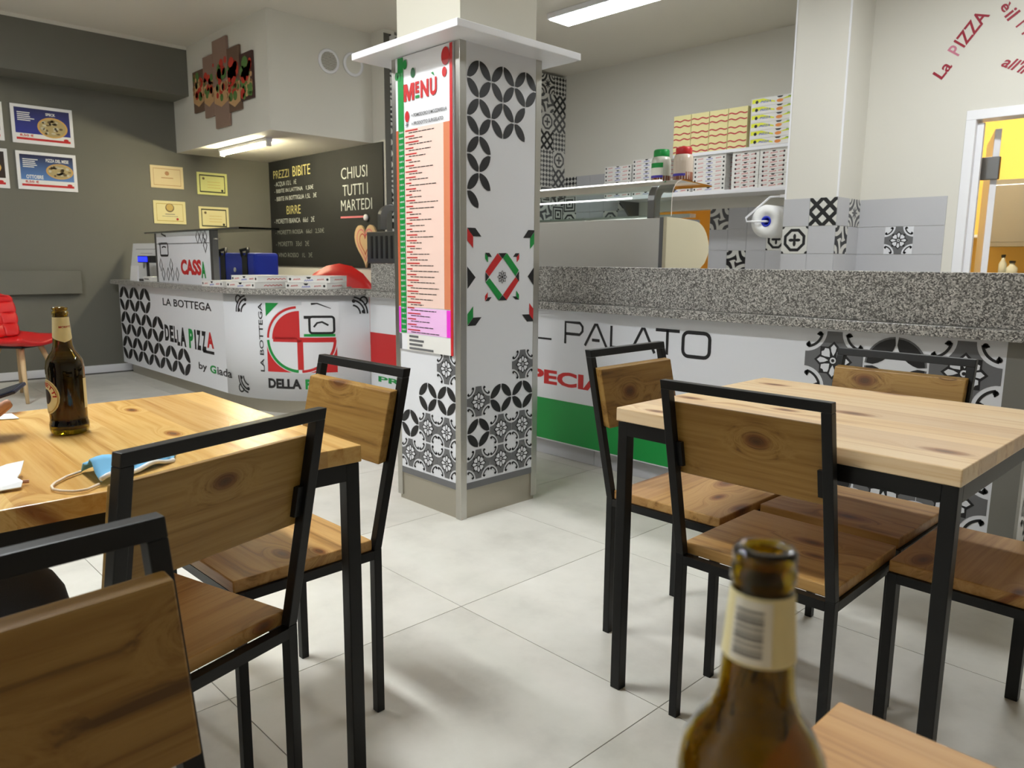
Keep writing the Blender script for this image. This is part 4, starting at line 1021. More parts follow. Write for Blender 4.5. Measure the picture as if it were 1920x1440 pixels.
# utensils hanging on the kitchen wall behind the glass
ur = thing('utensil_rail', 'steel rail with hanging kitchen tools on the tiled back wall', 'utensil rail', (-5.75, YB-.03, 1.62))
MB().tube([(0, 0, 0), (.95, 0, 0)], .01, 8).build('rail', 'steel_dark', ur, True)
for x in (.02, .93): MB().box(x-.012, 0, -.012, x+.012, .024, .012).build('rail_bracket', 'steel_dark', ur)
for k, (x, l, mt) in enumerate(((.1, .28, 'print_red'), (.3, .25, 'steel'), (.48, .3, 'label_red'), (.66, .32, 'print_blue'), (.82, .24, 'steel'))):
    MB().box(x-.018, -.02, -l, x+.018, -.008, -.012).build('kitchen_tool', mt, ur, bevel=.003)
# wooden heart on the chalkboard wall
hpnt = [(16*sin(R(t))**3/17, (13*cos(R(t))-5*cos(R(2*t))-2*cos(R(3*t))-cos(R(4*t)))/17) for t in range(0, 360, 10)]
a = hy(690, 455, YC)
ht = thing('wooden_heart', 'wooden heart sign half hidden behind the display case', 'sign', (a.x, YC-.012, a.z))
MB().prism([(x*.2, z*.24) for x, z in hpnt], lambda u, v, h: (u, -h, v), .002, .02).build('heart_board', 'beech', ht)
p = Print(lambda u, v, h: (u, -.02-h, v), ht); p.stroke('chalk_pink', [(x*.15, z*.18) for x, z in hpnt], .012, 'printed_heart', 0, True); p.stroke('label_red', [(x*.1, z*.12) for x, z in hpnt], .01, 'printed_heart', 0, True); p.flush()
# red rounded chair back behind the till counter
q = hy(628, 512, 3.62)
rc = thing('shell_chair', 'red rounded chair back showing above the till counter', 'chair', (q.x, 3.62, 0), R(40))
q_top = hy(625, 494, 3.62).z
vs_, fs_ = [], []
for i in range(13):
    a = pi*i/12
    for j in range(7):
        k = j/6; x = -.46*cos(a)*(1-.12*(1-k)); z = .45+((q_top-.45)*sin(a)*k+.0); y = .16*(1-k)**2*-1 + .12*(k)**2 - .1*abs(cos(a))**2
        vs_.append((x, y, z))
for i in range(12):
    for j in range(6): a = i*7+j; fs_.append((a, a+7, a+8, a+1))
o = MB().add(vs_, fs_).build('shell_back', 'red_plastic', rc, True); md = o.modifiers.new('s', 'SOLIDIFY'); md.thickness = .04
MB().lathe([(.02, .4), (.36, .4), (.4, .44), (.36, .48), (.02, .48)], 24).build('seat', 'red_plastic', rc, True)
for a in (45, 135, 225, 315): MB().tube([(.2*cos(R(a)), .2*sin(R(a)), .4), (.28*cos(R(a)), .28*sin(R(a)), 0)], [.018, .012], 8).build('leg', 'beech', rc, True)

# ================================================================== ON THE TILL COUNTER
cs_ = thing('till_screen', 'white till screen printed CASSA with a glass top', 'till screen', (-6.62, 2.5, ZT1))
def cpart(mb, name, mt, bev=0.):
    o = mb.build(name, mt, cs_, False, bev); o.location = (6.62, -2.5, -ZT1); return o
cx0, cx1, ctop = -7.21, -6.05, 1.365
cpart(MB().box(cx0, 2.5, ZT1, cx1, 2.512, ctop), 'screen_panel', 'white_panel'); cpart(MB().box(cx0-.05, 2.502, ZT1, cx0, 2.55, ctop), 'screen_post', 'steel_dark'); cpart(MB().box(cx1, 2.502, ZT1, cx1+.05, 2.55, ctop), 'screen_post', 'steel_dark')
cpart(MB().box(cx0, 2.497, 1.27, cx1, 2.5, 1.275), 'panel_joint', 'print_grey')
cpart(MB().box(-7.38, 2.46, ctop, -5.42, 2.78, ctop+.014), 'glass_top', 'case_glass')
cpart(MB().box(-7.38, 2.458, ctop+.002, -5.42, 2.461, ctop+.012), 'glass_edge', 'steel_dark')
cpart(MB().lathe([(.025, 0), (.025, .01)], 14), 'glass_clamp', 'steel').location = (.72, 0, .36)
p = Print(lambda u, v, h: (u+6.62, -h-.0005, v-ZT1), cs_)
cq = lambda u, v: (lambda q: (q.x, q.z))(hy(190+u/6.19, 400+v/6.19, 2.5))
x0, z0 = cq(932, 738); x1, z1 = cq(1155, 530); p.text('print_red', 'CASS', x0, z0+.02, x1, z1-.005, .05)
x2, _ = cq(1165, 738); x3, _ = cq(1218, 738); p.text('print_green', 'A', x2, z0, x3, z1-.02, .05)
a0, b0_ = cq(690, 490); a1, b1_ = cq(770, 350); p.stroke('print_black', rr(a0, a1, b0_, b1_, .02), .018, 'printed_pan', 0, True); p.rect('print_black', a0-.03, b1_-.012, a0, b1_+.008, 'printed_pan')
p.stroke('print_black', [cq(705, 398), cq(725, 385), cq(752, 395)], .012, 'printed_pan'); p.stroke('print_black', [cq(695, 238), cq(750, 268)], .014, 'printed_pan')
for (u, v) in ((695, 600), (812, 600), (725, 705), (780, 705), (830, 705), (885, 705), (1118, 270), (1162, 268), (1205, 270), (1207, 372)):
    x, z = cq(u, v); p.stroke('print_black', [(x-.04*.9, z), (x, z+.055), (x+.036, z), (x, z-.055)], .012, 'printed_petal', 0, True)
p.flush()
# price sheet holder, customer display, card
q = hy(222, 520, 2.62)
t = thing('sheet_holder', 'leaning white menu sheet in a clear holder at the counter end', 'sign', (-7.98, 2.62, ZT1), R(8))
o = MB().box(-.27, -.004, .002, .27, .004, .36).build('paper_sheet', 'paper_white', t); o.rotation_euler = (R(-9), 0, 0)
p = Print(lambda u, v, h: (u, -.004-h, v), o); p.rect('print_grey', -.2, .30, .2, .304, 'text_line'); p.rect('print_grey', -.1, .26, .14, .263, 'text_line'); p.disc('chalk_dim', 0, .16, .03, 'printed_mark', 0, 10, .05); p.flush()
MB().box(-.28, -.03, .0, .28, .06, .006).build('holder_foot', 'case_glass', t)
t = thing('customer_display', 'small till display glowing blue on a black pole', 'till display', (-7.62, 2.53, ZT1))
MB().box(-.14, -.06, 0, .14, .08, .018).build('foot', 'print_black', t, bevel=.004); MB().tube([(.06, 0, .018), (.06, 0, .2)], .014, 8).build('pole', 'print_black', t)
MB().box(-.12, -.03, .17, .22, .03, .235).build('display_head', 'print_black', t, bevel=.006); MB().box(-.1, -.032, .18, .14, -.03, .225).build('screen', 'screen_blue', t)
t = tag(MB().hexa([(-7.80, 2.44, ZT1), (-7.60, 2.44, ZT1), (-7.60, 2.456, ZT1), (-7.80, 2.456, ZT1)], [(-7.80, 2.455, ZT1+.14), (-7.60, 2.455, ZT1+.14), (-7.60, 2.459, ZT1+.14), (-7.80, 2.459, ZT1+.14)]).build('counter_card', 'paper_white'), 'small white card propped against the blue till display', 'card')
t = thing('card_terminal', 'small white card box beside the CASSA screen', 'box', (-7.36, 2.50, ZT1))
MB().box(-.1, -.05, 0, .08, .06, .045).build('box_body', 'card_white', t, bevel=.003); MB().box(-.08, -.0512, .018, .04, -.05, .028).build('printed_line', 'print_grey', t)
t = thing('black_clip', 'small black clip stand beside the CASSA screen', 'stand', (-7.44, 2.66, ZT1))
MB().box(-.08, -.05, 0, .1, .05, .05).build('stand_foot', 'print_black', t, bevel=.006); MB().tube([(.05, 0, .04), (.06, 0, .14), (.03, -.01, .17)], .008, 6).build('stand_arm', 'print_black', t)
# blue delivery bag
YG = 2.9
x0, x1 = hy(403, 500, YG).x, hy(478, 500, YG).x
t = thing('delivery_bag', 'bright blue insulated delivery bag with black straps behind the till screen', 'bag', ((x0+x1)/2, YG, ZT1))
hw = (x1-x0)/2; bh = hy(430, 474, YG).z-ZT1
MB().box(-hw, 0, 0, hw, .22, bh).build('bag_body', 'blue_bag', t, bevel=.025)
for s in (-.55, .55):
    MB().box(hw*s-.05, -.006, .01, hw*s+.05, 0, bh-.02).build('strap', 'black_strap', t)
    MB().tube([(hw*s-.04, .0, bh-.03), (hw*s-.12, .02, bh+.02), (hw*s-.02, .04, bh+.035), (hw*s+.04, .0, bh-.03)], .016, 8).build('handle', 'black_strap', t, True)
MB().lathe([(.02, 0), (.02, .006)], 12).build('snap_button', 'print_white', t).location = (.03, -.004, bh*.45)
bpy.data.objects['snap_button'].rotation_euler = (R(90), 0, 0)
# pizza boxes on the till counter
for kind, x, y, z, a, l in (('till', -5.85, 2.42, 0, 4, 'white pizza box lying on the till counter, next to the blue bag'), ('till', -5.46, 2.47, 0, 12, 'white pizza box lying in the middle of the till counter'),
                      ('till', -5.05, 2.78, 0, 33, 'white pizza box lying on the till counter next to the granite upstand'),
                      ('till', -5.50, 2.52, .0455, 9, 'white pizza box lying on top of the middle box of the till counter'), ('till', -5.08, 2.82, .0455, 37, 'white pizza box lying on top of the box next to the granite upstand')):
    put_box(kind, (x, y, ZT1+.0004+z), R(a), l, 'pizza boxes on the till counter')

# ================================================================== TABLES AND CHAIRS
def table(label, cx, cy, wx_, wy_, rz=0., top_mat='pine', group='pine tables on black metal frames'):
    t = thing('dining_table', label, 'table', (cx, cy, 0), rz, group)
    top = MB().box(-wx_/2, -wy_/2, .745, wx_/2, wy_/2, .78).build('tabletop', top_mat, t, bevel=.0025)
    i = .004; f = .03
    for sx in (-1, 1):
        for sy in (-1, 1):
            x, y = sx*(wx_/2-i-f/2), sy*(wy_/2-i-f/2)
            MB().box(x-f/2, y-f/2, 0, x+f/2, y+f/2, .744).build('leg', 'black_metal', t, bevel=.002)
    for s_ in (-1, 1):
        y = s_*(wy_/2-i-f/2); MB().box(-wx_/2+i+f, y-f/2, .709, wx_/2-i-f, y+f/2, .744).build('apron_rail', 'black_metal', t)
        x = s_*(wx_/2-i-f/2); MB().box(x-f/2, -wy_/2+i+f, .709, x+f/2, wy_/2-i-f, .744).build('apron_rail', 'black_metal', t)
    return t
table('square pine table on black metal legs in front of the bar counter ornaments', -.79, 1.910, .80, .77)
table('square pine table on black metal legs with the full beer bottle and blue mask', -1.705, .425, .83, .80, R(-1), 'pine_yellow')
table('square pine table on black metal legs with the empty beer bottle', .167, .219, .80, .80, 0., 'pine_dark')

CW, CD, CH, CL, CZ = .395, .381, .884, .099, .465
TT = .022; ZK = .44
def chair_proto():
    t = bpy.data.objects.new('dining_chair', None); COL.objects.link(t); t.empty_display_size = .1
    hw = CW/2; bm_ = 'black_metal'
    back = lambda z: -CL*max(0, z-ZK)/(CH-ZK)          # rear face of the leaning post
    for s in (-1, 1):
        x0, x1 = (-hw, -hw+TT) if s < 0 else (hw-TT, hw)
        MB().box(x0, 0, 0, x1, TT, ZK).build('leg', bm_, t, bevel=.0015)                              # rear leg
        b = back(CH-TT)
        MB().hexa([(x0, 0, ZK), (x1, 0, ZK), (x1, TT, ZK), (x0, TT, ZK)], [(x0, b, CH-TT), (x1, b, CH-TT), (x1, b+TT, CH-TT), (x0, b+TT, CH-TT)]).build('back_post', bm_, t, bevel=.0015)
        MB().box(x0, CD-TT, 0, x1, CD, CZ-.028).build('leg', bm_, t, bevel=.0015)                    # front leg
        MB().box(x0, TT, CZ-.05, x1, CD-TT, CZ-.028).build('side_rail', bm_, t)
        # bracket on the back of the plank
        zb_ = .70; y = back(zb_)+TT
        xb0, xb1 = (x1, x1+.014) if s < 0 else (x0-.014, x0)
        MB().hexa([(xb0, back(.675)+TT-.012, .675), (xb1, back(.675)+TT-.012, .675), (xb1, back(.675)+TT, .675), (xb0, back(.675)+TT, .675)],
                  [(xb0, back(.735)+TT-.012, .735), (xb1, back(.735)+TT-.012, .735), (xb1, back(.735)+TT, .735), (xb0, back(.735)+TT, .735)]).build('back_bracket', bm_, t)
    b = back(CH)
    MB().hexa([(-hw, back(CH-TT), CH-TT), (hw, back(CH-TT), CH-TT), (hw, back(CH-TT)+TT, CH-TT), (-hw, back(CH-TT)+TT, CH-TT)], [(-hw, b, CH), (hw, b, CH), (hw, b+TT, CH), (-hw, b+TT, CH)]).build('top_rail', bm_, t, bevel=.0015)
    for y in (0, CD-TT): MB().box(-hw+TT, y, CZ-.05, hw-TT, y+TT, CZ-.028).build('cross_rail', bm_, t)
    MB().box(-hw+.008, TT+.001, CZ-.028, hw-.008, CD, CZ).build('seat', 'pine_seat', t, bevel=.003)
    z0, z1, th_ = .655, .832, .024; w_ = hw-TT*.45
    MB().hexa([(-w_, back(z0)+TT, z0), (w_, back(z0)+TT, z0), (w_, back(z0)+TT+th_, z0-.004), (-w_, back(z0)+TT+th_, z0-.004)],
              [(-w_, back(z1)+TT, z1), (w_, back(z1)+TT, z1), (w_, back(z1)+TT+th_, z1-.004), (-w_, back(z1)+TT+th_, z1-.004)]).build('backrest', 'pine_back', t, bevel=.003)
    return t
cp0 = chair_proto(); _u1 = []
def chair(x, y, rz, label):
    o = cp0 if not _u1 else copy_tree(cp0); _u1.append(o)
    o.location = (x, y, 0); o.rotation_euler = (0, 0, R(rz)); tag(o, label, 'chair', 'pine and black metal dining chairs'); return o
chair(-.802, 1.537, .7, 'pine chair with its back to the viewer, tucked under the table by the bar counter')
chair(-1.404, 1.956, -89, 'pine chair in front of the green stripe, pushed in from the pillar side')
chair(-.815, 2.352, 179.3, 'pine chair between the table and the bar counter ornaments')
chair(-.214, 2.0, 90, 'pine chair pushed under the bar-side table from the picture edge, only its seat showing')
chair(-1.247, .48, 105.4, 'pine chair set askew at the bottle and mask table, its bare back to the viewer')
chair(-1.714, 1.013, 181.4, 'pine chair beside the menu pillar at the end of the bottle and mask table')
chair(-.705, .075, -86, 'pine chair facing the viewer table, back to back with the askew chair')
chair(-1.83, -.47, 0, 'pine chair under the seated person')

# red quilted chair by the dark wall
rq = thing('tub_chair', 'red quilted leather chair on splayed wooden legs by the dark wall', 'chair', (-7.22, 1.36, 0), R(-50))
vs_, fs_ = [], []
def shell(u, v):   # seat: u across -1..1, v 0 (back) .. 1 (front edge)
    x = u*(.235+.02*sin(v*pi)); y = -.2+.42*v; z = .455+.05*u*u+.035*(1-v)**2+.02*v*v*v
    return (x, y, z)
def bshell(u, v):  # back: v 0 bottom .. 1 top
    w_ = .235*(.72+.28*sin(min(1, v*1.25)*pi/2)) * (1 if v < .8 else math.sqrt(max(.05, 1-((v-.8)/.23)**2)))
    x = u*w_; y = -.2-.11*v+.07*u*u; z = .50+.36*v
    return (x, y, z)
def sheet(fn, nu, nv): 
    V = [fn(-1+2*i/nu, j/nv) for j in range(nv+1) for i in range(nu+1)]; Fq = [(j*(nu+1)+i, j*(nu+1)+i+1, (j+1)*(nu+1)+i+1, (j+1)*(nu+1)+i) for j in range(nv) for i in range(nu)]
    return MB().add(V, Fq)
o = sheet(shell, 16, 14).build('seat_shell', 'red_leather', rq, True); md = o.modifiers.new('s', 'SOLIDIFY'); md.thickness = .035; md.offset = -1
quilt = lambda f, nu, nv: (lambda u, v: (lambda p: (p[0], p[1]-0+.010*(abs(sin(pi*nu*(u+1)/2))**.5*abs(sin(pi*nv*v))**.5), p[2]))(f(u, v)))
o = sheet(quilt(bshell, 4, 4), 40, 40).build('back_shell', 'red_leather', rq, True); md = o.modifiers.new('s', 'SOLIDIFY'); md.thickness = .03; md.offset = -1
for sx in (-1, 1):
    for sy in (-1, 1): MB().tube([(sx*.1, .02+sy*.09, .45), (sx*.23, .02+sy*.21, 0)], [.022, .013], 10).build('leg', 'beech', rq, True)
MB().box(-.13, -.1, .425, .13, .14, .445).build('under_frame', 'black_metal', rq)

# ================================================================== BOTTLES
def bottle(label, loc, s, rz, full, seal):
    t = thing('beer_bottle', label, 'bottle', loc, rz)
    sh_ = 0. if full else .006
    prof = [(0, 0), (.030, 0), (.0355, .004), (.0375, .012), (.0375, .022), (.0355, .03), (.0355, .036), (.0362, .12), (.0365, .142+sh_), (.0345, .156+sh_), (.028, .168+sh_), (.0215, .177+sh_), (.0185, .188+sh_), (.0146, .2475), (.0142, .249), (.0154, .2512), (.0154, .2575), (.0136, .2592), (.0136, .2605), (.0150, .2615), (.0150, .2655), (.0132, .2675), (.0098, .2675)]
    inner = [(.0098, .262), (.0105, .24), (.015, .19+sh_), (.019, .178+sh_), (.026, .166+sh_), (.0318, .155+sh_), (.0337, .14+sh_), (.0330, .04), (.031, .012), (0, .009)]
    MB().lathe([(r*s, z*s) for r, z in prof+inner], 48).build('glass', 'amber_glass', t, True)
    if full:
        MB().lathe([(0, .010*s), (.0308*s, .0125*s), (.0328*s, .04*s), (.0335*s, .14*s), (.0318*s, .1535*s), (0, .1535*s)], 40).build('beer', 'liquor', t, True)
    def wrap(name, mt, a0, a1, z0, z1, r0, r1, off=.0004, n=16, f0=None):
        V, Fq = [], []
        for i in range(n+1):
            k = i/n; a = R(a0+(a1-a0)*k); zz0 = z0 if f0 is None else f0(k)
            rb_ = r0+(r1-r0)*(zz0-z0)/(z1-z0) if z1 != z0 else r0
            for z, r in ((zz0, rb_), (z1, r1)): V.append(((r+off)*s*cos(a), (r+off)*s*sin(a), z*s))
        for i in range(n): Fq.append((2*i, 2*i+2, 2*i+3, 2*i+1))
        return MB().add(V, Fq).build(name, mt, t, True)
    wrap('neck_label', 'label_cream', -180, 180, .195 if full else .213, .247, .0181 if full else .0172, .0147, .0005, 32, (lambda k: .195+.02*abs(2*k-1)) if full else None)
    c0 = 90
    wrap('barcode_panel', 'label_white', c0-30, c0+38, .2145 if not full else .217, .2455, .0172 if not full else .0166, .0148, .0009, 8)
    for k in range(9):
        z = .218+.0027*k if not full else .220+.002*k
        r = .0181+(.0147-.0181)*(z-.195)/.052
        wrap('barcode_bar', 'barcode_grey', c0-24, c0+24, z, z+(.0013 if k % 3 else .002)*(1 if not full else .55), r, r-.0001, .0013, 6)
    if full:
        # round front label and plain back label
        def patch(name, mt, ac, zc, ra, rz_, off, n=22):
            V = [((.0362+off)*cos(R(ac)), (.0362+off)*sin(R(ac)), zc)]
            V += [((.0362+off)*cos(R(ac)+ra*cos(2*pi*i/n)/.0362), (.0362+off)*sin(R(ac)+ra*cos(2*pi*i/n)/.0362), zc+rz_*sin(2*pi*i/n)) for i in range(n)]
            # fan cut finely enough to follow the glass
            Vv, Fq = [], []
            for ring in range(7):
                for i in range(n):
                    k = ring/6; a = R(ac)+k*ra*cos(2*pi*i/n)/.0362; Vv.append(((.0362+off)*s*cos(a), (.0362+off)*s*sin(a), (zc+k*rz_*sin(2*pi*i/n))*s))
            for ring in range(6):
                for i in range(n): Fq.append((ring*n+i, ring*n+(i+1) % n, (ring+1)*n+(i+1) % n, (ring+1)*n+i))
            return MB().add(Vv, Fq).build(name, mt, t, True)
        lab = -86
        patch('front_label', 'label_cream', lab, .083, .033, .037, .0007); patch('label_ring', 'label_gold', lab, .083, .030, .034, .0010); patch('label_field', 'label_cream', lab, .083, .0285, .0325, .0013); patch('label_medallion', 'print_black', lab, .083, .014, .016, .0016)
        V, Fs = text2d('MORETTI', .03); ax, bx = min(q[0] for q in V), max(q[0] for q in V); ay, by = min(q[1] for q in V), max(q[1] for q in V)
        VV = []
        for q in V:
            th_ = R(180-180*((q[0]-ax)/(bx-ax))); rr_ = .0185+.009*(q[1]-ay)/(by-ay)
            a = R(lab)+rr_*cos(th_)/.0362; VV.append(((.0362+.0018)*s*cos(a), (.0362+.0018)*s*sin(a), (.083+rr_*1.13*sin(th_))*s))
        MB().add(VV, Fs).build('label_lettering', 'label_red', t)
        wrap('back_label', 'label_cream', 44, 130, .055, .118, .0356, .0361, .0007, 12)
        V, Fs = text2d('MORETTI', .03); VV = []
        for q in V:
            a = R(-30+90*((q[0]-ax)/(bx-ax))); z = .224+.005*(q[1]-ay)/(by-ay); r = .0157+.0009; VV.append((r*s*cos(a), r*s*sin(a), z*s))
        MB().add(VV, Fs).build('label_lettering', 'label_red', t)
        MB().lathe([(.0146*s, .254*s), (.0156*s, .2555*s), (.0152*s, .265*s), (.012*s, .2685*s), (0, .269*s)], 21).build('bottle_rim', 'label_gold', t, True) if seal else None
    return t
pb = hz(132, 811, .78)
bottle('full brown beer bottle with a round label, standing on the table with the blue mask', (pb.x, pb.y, .78), 1.0, R(0), True, False)
d = ray(1435, 1030).normalized()*.361
bottle('empty brown beer bottle with a barcode on its cream neck label, close to the viewer', (d.x, d.y, .78), .92, R(-172), False, False)

# ================================================================== THINGS ON THE MASK TABLE
tz = .7802
mk = thing('face_mask', 'crumpled light blue surgical mask lying on the pine table', 'face mask', (-1.44, .44, tz))
mp = [(150, 885), (168, 868), (205, 856), (330, 852), (322, 868), (240, 893), (210, 906), (185, 910)]
V, Fq = [], []; nu, nv = 14, 8
A0, A1, B0, B1 = hz(152, 886, tz), hz(330, 852, tz), hz(190, 912, tz), hz(326, 866, tz)
for j in range(nv+1):
    for i in range(nu+1):
        a, b = i/nu, j/nv
        q = (A0*(1-a)+A1*a)*(1-b)+(B0*(1-a)+B1*a)*b
        z = .003+.028*sin(pi*b)*(1-.6*a)+.006*sin(b*14+a*2)+.004*sin(a*11)
        V.append((q.x+1.44, q.y-.44, max(.001, z)))
for j in range(nv):
    for i in range(nu): a = j*(nu+1)+i; Fq.append((a, a+nu+1, a+nu+2, a+1))
o = MB().add(V, Fq).build('mask_cloth', 'mask_blue', mk, True); md = o.modifiers.new('s', 'SOLIDIFY'); md.thickness = .002
lowe = [V[nv*(nu+1)+i] for i in range(nu+1)]
MB().tube([(x, y, z+.003) for x, y, z in lowe], .004, 6).build('mask_edge', 'mask_white', mk, True)
lp = [hz(u, v, tz) for u, v in ((152, 888), (125, 898), (103, 910), (97, 916), (100, 922), (115, 925), (140, 926), (165, 922), (186, 912))]
MB().tube([(q.x+1.44, q.y-.44, .004) for q in lp], .0022, 6).build('ear_loop', 'elastic', mk, True)
lp = [hz(u, v, tz) for u, v in ((240, 892), (262, 872), (290, 862), (318, 866))]
MB().tube([(q.x+1.44, q.y-.44, .03) for q in lp], .003, 6).build('ear_loop', 'mask_white', mk, True)
nk = thing('paper_wrapper', 'torn white paper wrapper around a pale stick on the pine table', 'wrapper', (-1.44, .22, tz))
def flat_sheet(name, pts, zf, mt, par, th_=.0015):
    V = [(hz(u, v, tz).x-par.location.x, hz(u, v, tz).y-par.location.y, z) for (u, v), z in zip(pts, zf)]
    o = MB().add(V, [tuple(range(len(V)))]).build(name, mt, par); md = o.modifiers.new('s', 'SOLIDIFY'); md.thickness = th_; return o
flat_sheet('paper_layer', [(-40, 905), (15, 893), (47, 888), (40, 900), (32, 908), (-40, 924)], (.012, .02, .022, .012, .008, .01), 'paper_white', nk)
flat_sheet('paper_layer', [(-40, 922), (30, 908), (44, 914), (40, 919), (-40, 932)], (.006, .012, .01, .004, .003), 'paper_white', nk)
a, b = hz(10, 914, tz), hz(55, 909, tz); MB().tube([(a.x+1.44, a.y-.22, .008), (b.x+1.44, b.y-.22, .006)], .003, 6).build('stick', 'skin', nk)
rcpt = thing('receipt', 'small white paper slip at the far edge of the pine table', 'paper slip', (-2.03, .33, tz))
flat_sheet('paper_sheet', [(-6, 779), (22, 777), (36, 786), (-2, 788)], (.001, .001, .001, .001), 'paper_white', rcpt)

# ================================================================== SEATED PERSON
person = thing('person', 'seated person in dark jeans and jumper holding a phone at the pine table', 'person', (-1.85, -.15, 0))
def skin_mesh(name, verts, edges, radii, mt, root=0, sub=2):
    me = bpy.data.meshes.new(name); me.from_pydata([(x+1.85, y+.15, z) for x, y, z in verts], edges, [])
    o = new_obj(name, me, person, mt)
    o.modifiers.new('skin', 'SKIN'); sl = me.skin_vertices[0].data
    for i, r in enumerate(radii): sl[i].radius = (r, r) if not isinstance(r, tuple) else r
    for v in sl: v.use_root = False
    sl[root].use_root = True
    md = o.modifiers.new('sub', 'SUBSURF'); md.levels = sub; md.render_levels = sub
    for m_ in o.modifiers: 
        if m_.type == 'SKIN': m_.use_smooth_shade = True
    return o
kn1 = hx(62, 1072, -1.93); kn2 = hx(70, 1140, -1.72)      # knees (far, near)
kn1 = Vector((-1.875, .385, .525)); kn2 = Vector((-1.685, .385, .515))
hipz = .56
jv = [(-1.83, -.22, hipz), (-1.92, -.2, hipz-.01), (kn1.x, (kn1.y-.2)/2-.04, .54), (kn1.x, kn1.y-.06, kn1.z-.01), (kn1.x, kn1.y-.075, .28), (kn1.x+.01, kn1.y-.1, .09),
      (-1.74, -.2, hipz-.01), (kn2.x, (kn2.y-.2)/2-.04, .53), (kn2.x, kn2.y-.06, kn2.z-.01), (kn2.x+.01, kn2.y-.09, .28), (kn2.x+.02, kn2.y-.13, .09), (-1.83, -.24, .68)]
skin_mesh('trousers', jv, [(0, 1), (1, 2), (2, 3), (3, 4), (4, 5), (0, 6), (6, 7), (7, 8), (8, 9), (9, 10), (0, 11)], [.12, .088, .078, .066, .055, .048, .088, .078, .066, .055, .048, .13], 'jeans')
for k in (kn1, kn2):
    x = k.x+.012; y = k.y-.11
    skin_mesh('shoe', [(x, y-.05, .05), (x, y+.06, .045), (x, y+.17, .035)], [(0, 1), (1, 2)], [.045, .045, .036], 'print_black')
ph = hx(20, 748, -1.80)
hand = Vector((-1.83, ph.y-.075, ph.z-.03))
fing = hz(4, 786, .80)
bv = [(-1.83, -.24, .66), (-1.83, -.25, .85), (-1.83, -.24, 1.05), (-1.83, -.235, 1.18), (-1.83, -.22, 1.26), (-1.83, -.20, 1.34), (-1.83, -.19, 1.43),
      (-1.65, -.22, 1.10), (-1.58, -.12, .88), (-1.70, .06, .86), (hand.x+.05, hand.y-.05, hand.z), (hand.x+.02, hand.y, hand.z),
      (-2.01, -.22, 1.10), (-2.06, -.12, .9), (-2.03, .06, .855), (fing.x-.05, fing.y-.19, .83), (fing.x-.03, fing.y-.13, .815)]
be = [(0, 1), (1, 2), (2, 3), (3, 4), (4, 5), (5, 6), (2, 7), (7, 8), (8, 9), (9, 10), (10, 11), (2, 12), (12, 13), (13, 14), (14, 15), (15, 16)]
brd = [.13, .135, .13, .06, .055, .088, .07, .06, .045, .038, .026, .034, .06, .045, .038, .026, .034]
# fingers: four curled round the phone edge and a thumb; five on the other hand, index on the table
for (base, tip_dirs) in ((11, [((.02, .055, .012), (.0, .03, .02)), ((.008, .06, .004), (-.004, .03, .02)), ((-.006, .056, -.004), (-.006, .028, .018)), ((-.02, .048, -.01), (-.006, .024, .016)), ((-.03, .01, .025), (-.012, .025, .018))]),
                         (16, [((.03, .06, .0), (.012, .05, -.012)), ((.012, .065, .0), (.006, .045, -.012)), ((-.006, .06, .0), (.0, .042, -.012)), ((-.024, .05, .0), (-.004, .034, -.01)), ((.04, .015, -.004), (.02, .03, -.004))])):
    b = Vector(bv[base])
    for d1_, d2_ in tip_dirs:
        i = len(bv); p1 = b+Vector(d1_)*.85; p2 = p1+Vector(d2_)*.9
        bv += [tuple(p1), tuple(p2)]; be += [(base, i), (i, i+1)]; brd += [.0095, .008]
skin_mesh('body', bv, be, brd, 'skin')
jv2 = [bv[i] for i in (0, 1, 2)]+[(-1.83, -.235, 1.14)]+[bv[i] for i in (7, 8, 9, 12, 13, 14)]
k9 = Vector(bv[9])*.35+Vector(bv[10])*.65; k14 = Vector(bv[14])*.35+Vector(bv[15])*.65
jv2 += [tuple(k9), tuple(k14)]
skin_mesh('jumper', jv2, [(0, 1), (1, 2), (2, 3), (2, 4), (4, 5), (5, 6), (2, 7), (7, 8), (8, 9), (6, 10), (9, 11)], [.145, .15, .148, .085, .078, .06, .05, .078, .06, .05, .042, .042], 'sweater')
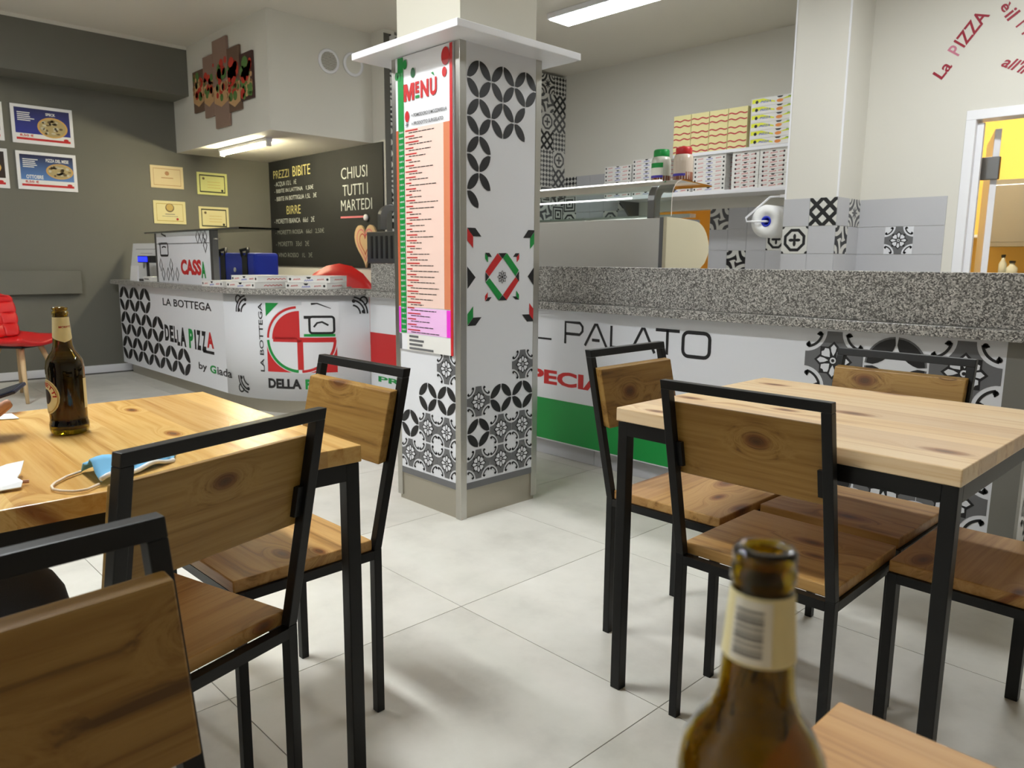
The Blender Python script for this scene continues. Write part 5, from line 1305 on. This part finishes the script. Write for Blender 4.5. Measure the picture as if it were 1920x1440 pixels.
skin_mesh('hair', [(-1.83, -.23, 1.36), (-1.83, -.235, 1.43), (-1.83, -.19, 1.485), (-1.83, -.14, 1.475)], [(0, 1), (1, 2), (2, 3)], [.075, .085, .07, .045], 'hair')
hc = Vector((-1.83, -.19, 1.385)); pp = lambda v: (v[0]+1.85, v[1]+.15, v[2])
for s in (-1, 1):
    MB().lathe([(0, -.012), (.011, -.006), (.013, 0), (.011, .006), (0, .012)], 10, pp((hc.x+s*.032, hc.y+.078, hc.z+.02))).build('eye', 'print_white', person, True)
    MB().lathe([(0, -.03), (.012, -.02), (.016, 0), (.013, .022), (0, .03)], 10, pp((hc.x+s*.088, hc.y, hc.z+.005))).build('ear', 'skin', person, True)
MB().tube([pp((hc.x, hc.y+.085, hc.z+.03)), pp((hc.x, hc.y+.105, hc.z-.01)), pp((hc.x, hc.y+.085, hc.z-.02))], [.008, .014, .01], 8).build('nose', 'skin', person, True)
MB().tube([pp((hc.x-.025, hc.y+.078, hc.z-.05)), pp((hc.x, hc.y+.088, hc.z-.048)), pp((hc.x+.025, hc.y+.078, hc.z-.05))], [.004, .007, .004], 8).build('mouth', 'label_red', person, True)
# phone
c1, c2 = hx(49, 718, -1.86), hx(-2, 758, -1.72)
e_x = Vector((c1.x-c2.x, c1.y-c2.y, c1.z-c2.z)).normalized()
phn = thing('mobile_phone', 'dark mobile phone held above the pine table', 'phone', tuple((c1+c2)/2))
ax_l = (Vector((0, -.86, -.30))).normalized()           # long side, towards the hand
wdt = (c1-c2); wl = wdt.length; wv = wdt.normalized()
ax_l = (ax_l-wv*ax_l.dot(wv)).normalized(); nrm = wv.cross(ax_l)
if nrm.z < 0: nrm = -nrm
ln = .148; hw = .036
cen = c1-wv*hw+ax_l*ln/2-(c1+c2)/2
def slab(name, mt, a, b, h0, h1, bev=0.):
    P = [cen+wv*sx*a+ax_l*sy*b for sx, sy in ((-1, -1), (1, -1), (1, 1), (-1, 1))]
    MB().hexa([p+nrm*h0 for p in P], [p+nrm*h1 for p in P]).build(name, mt, phn, bevel=bev)
slab('phone_body', 'phone_rim', hw, ln/2, -.004, .004, .0025); slab('phone_screen', 'phone_black', hw-.003, ln/2-.004, .004, .0046)
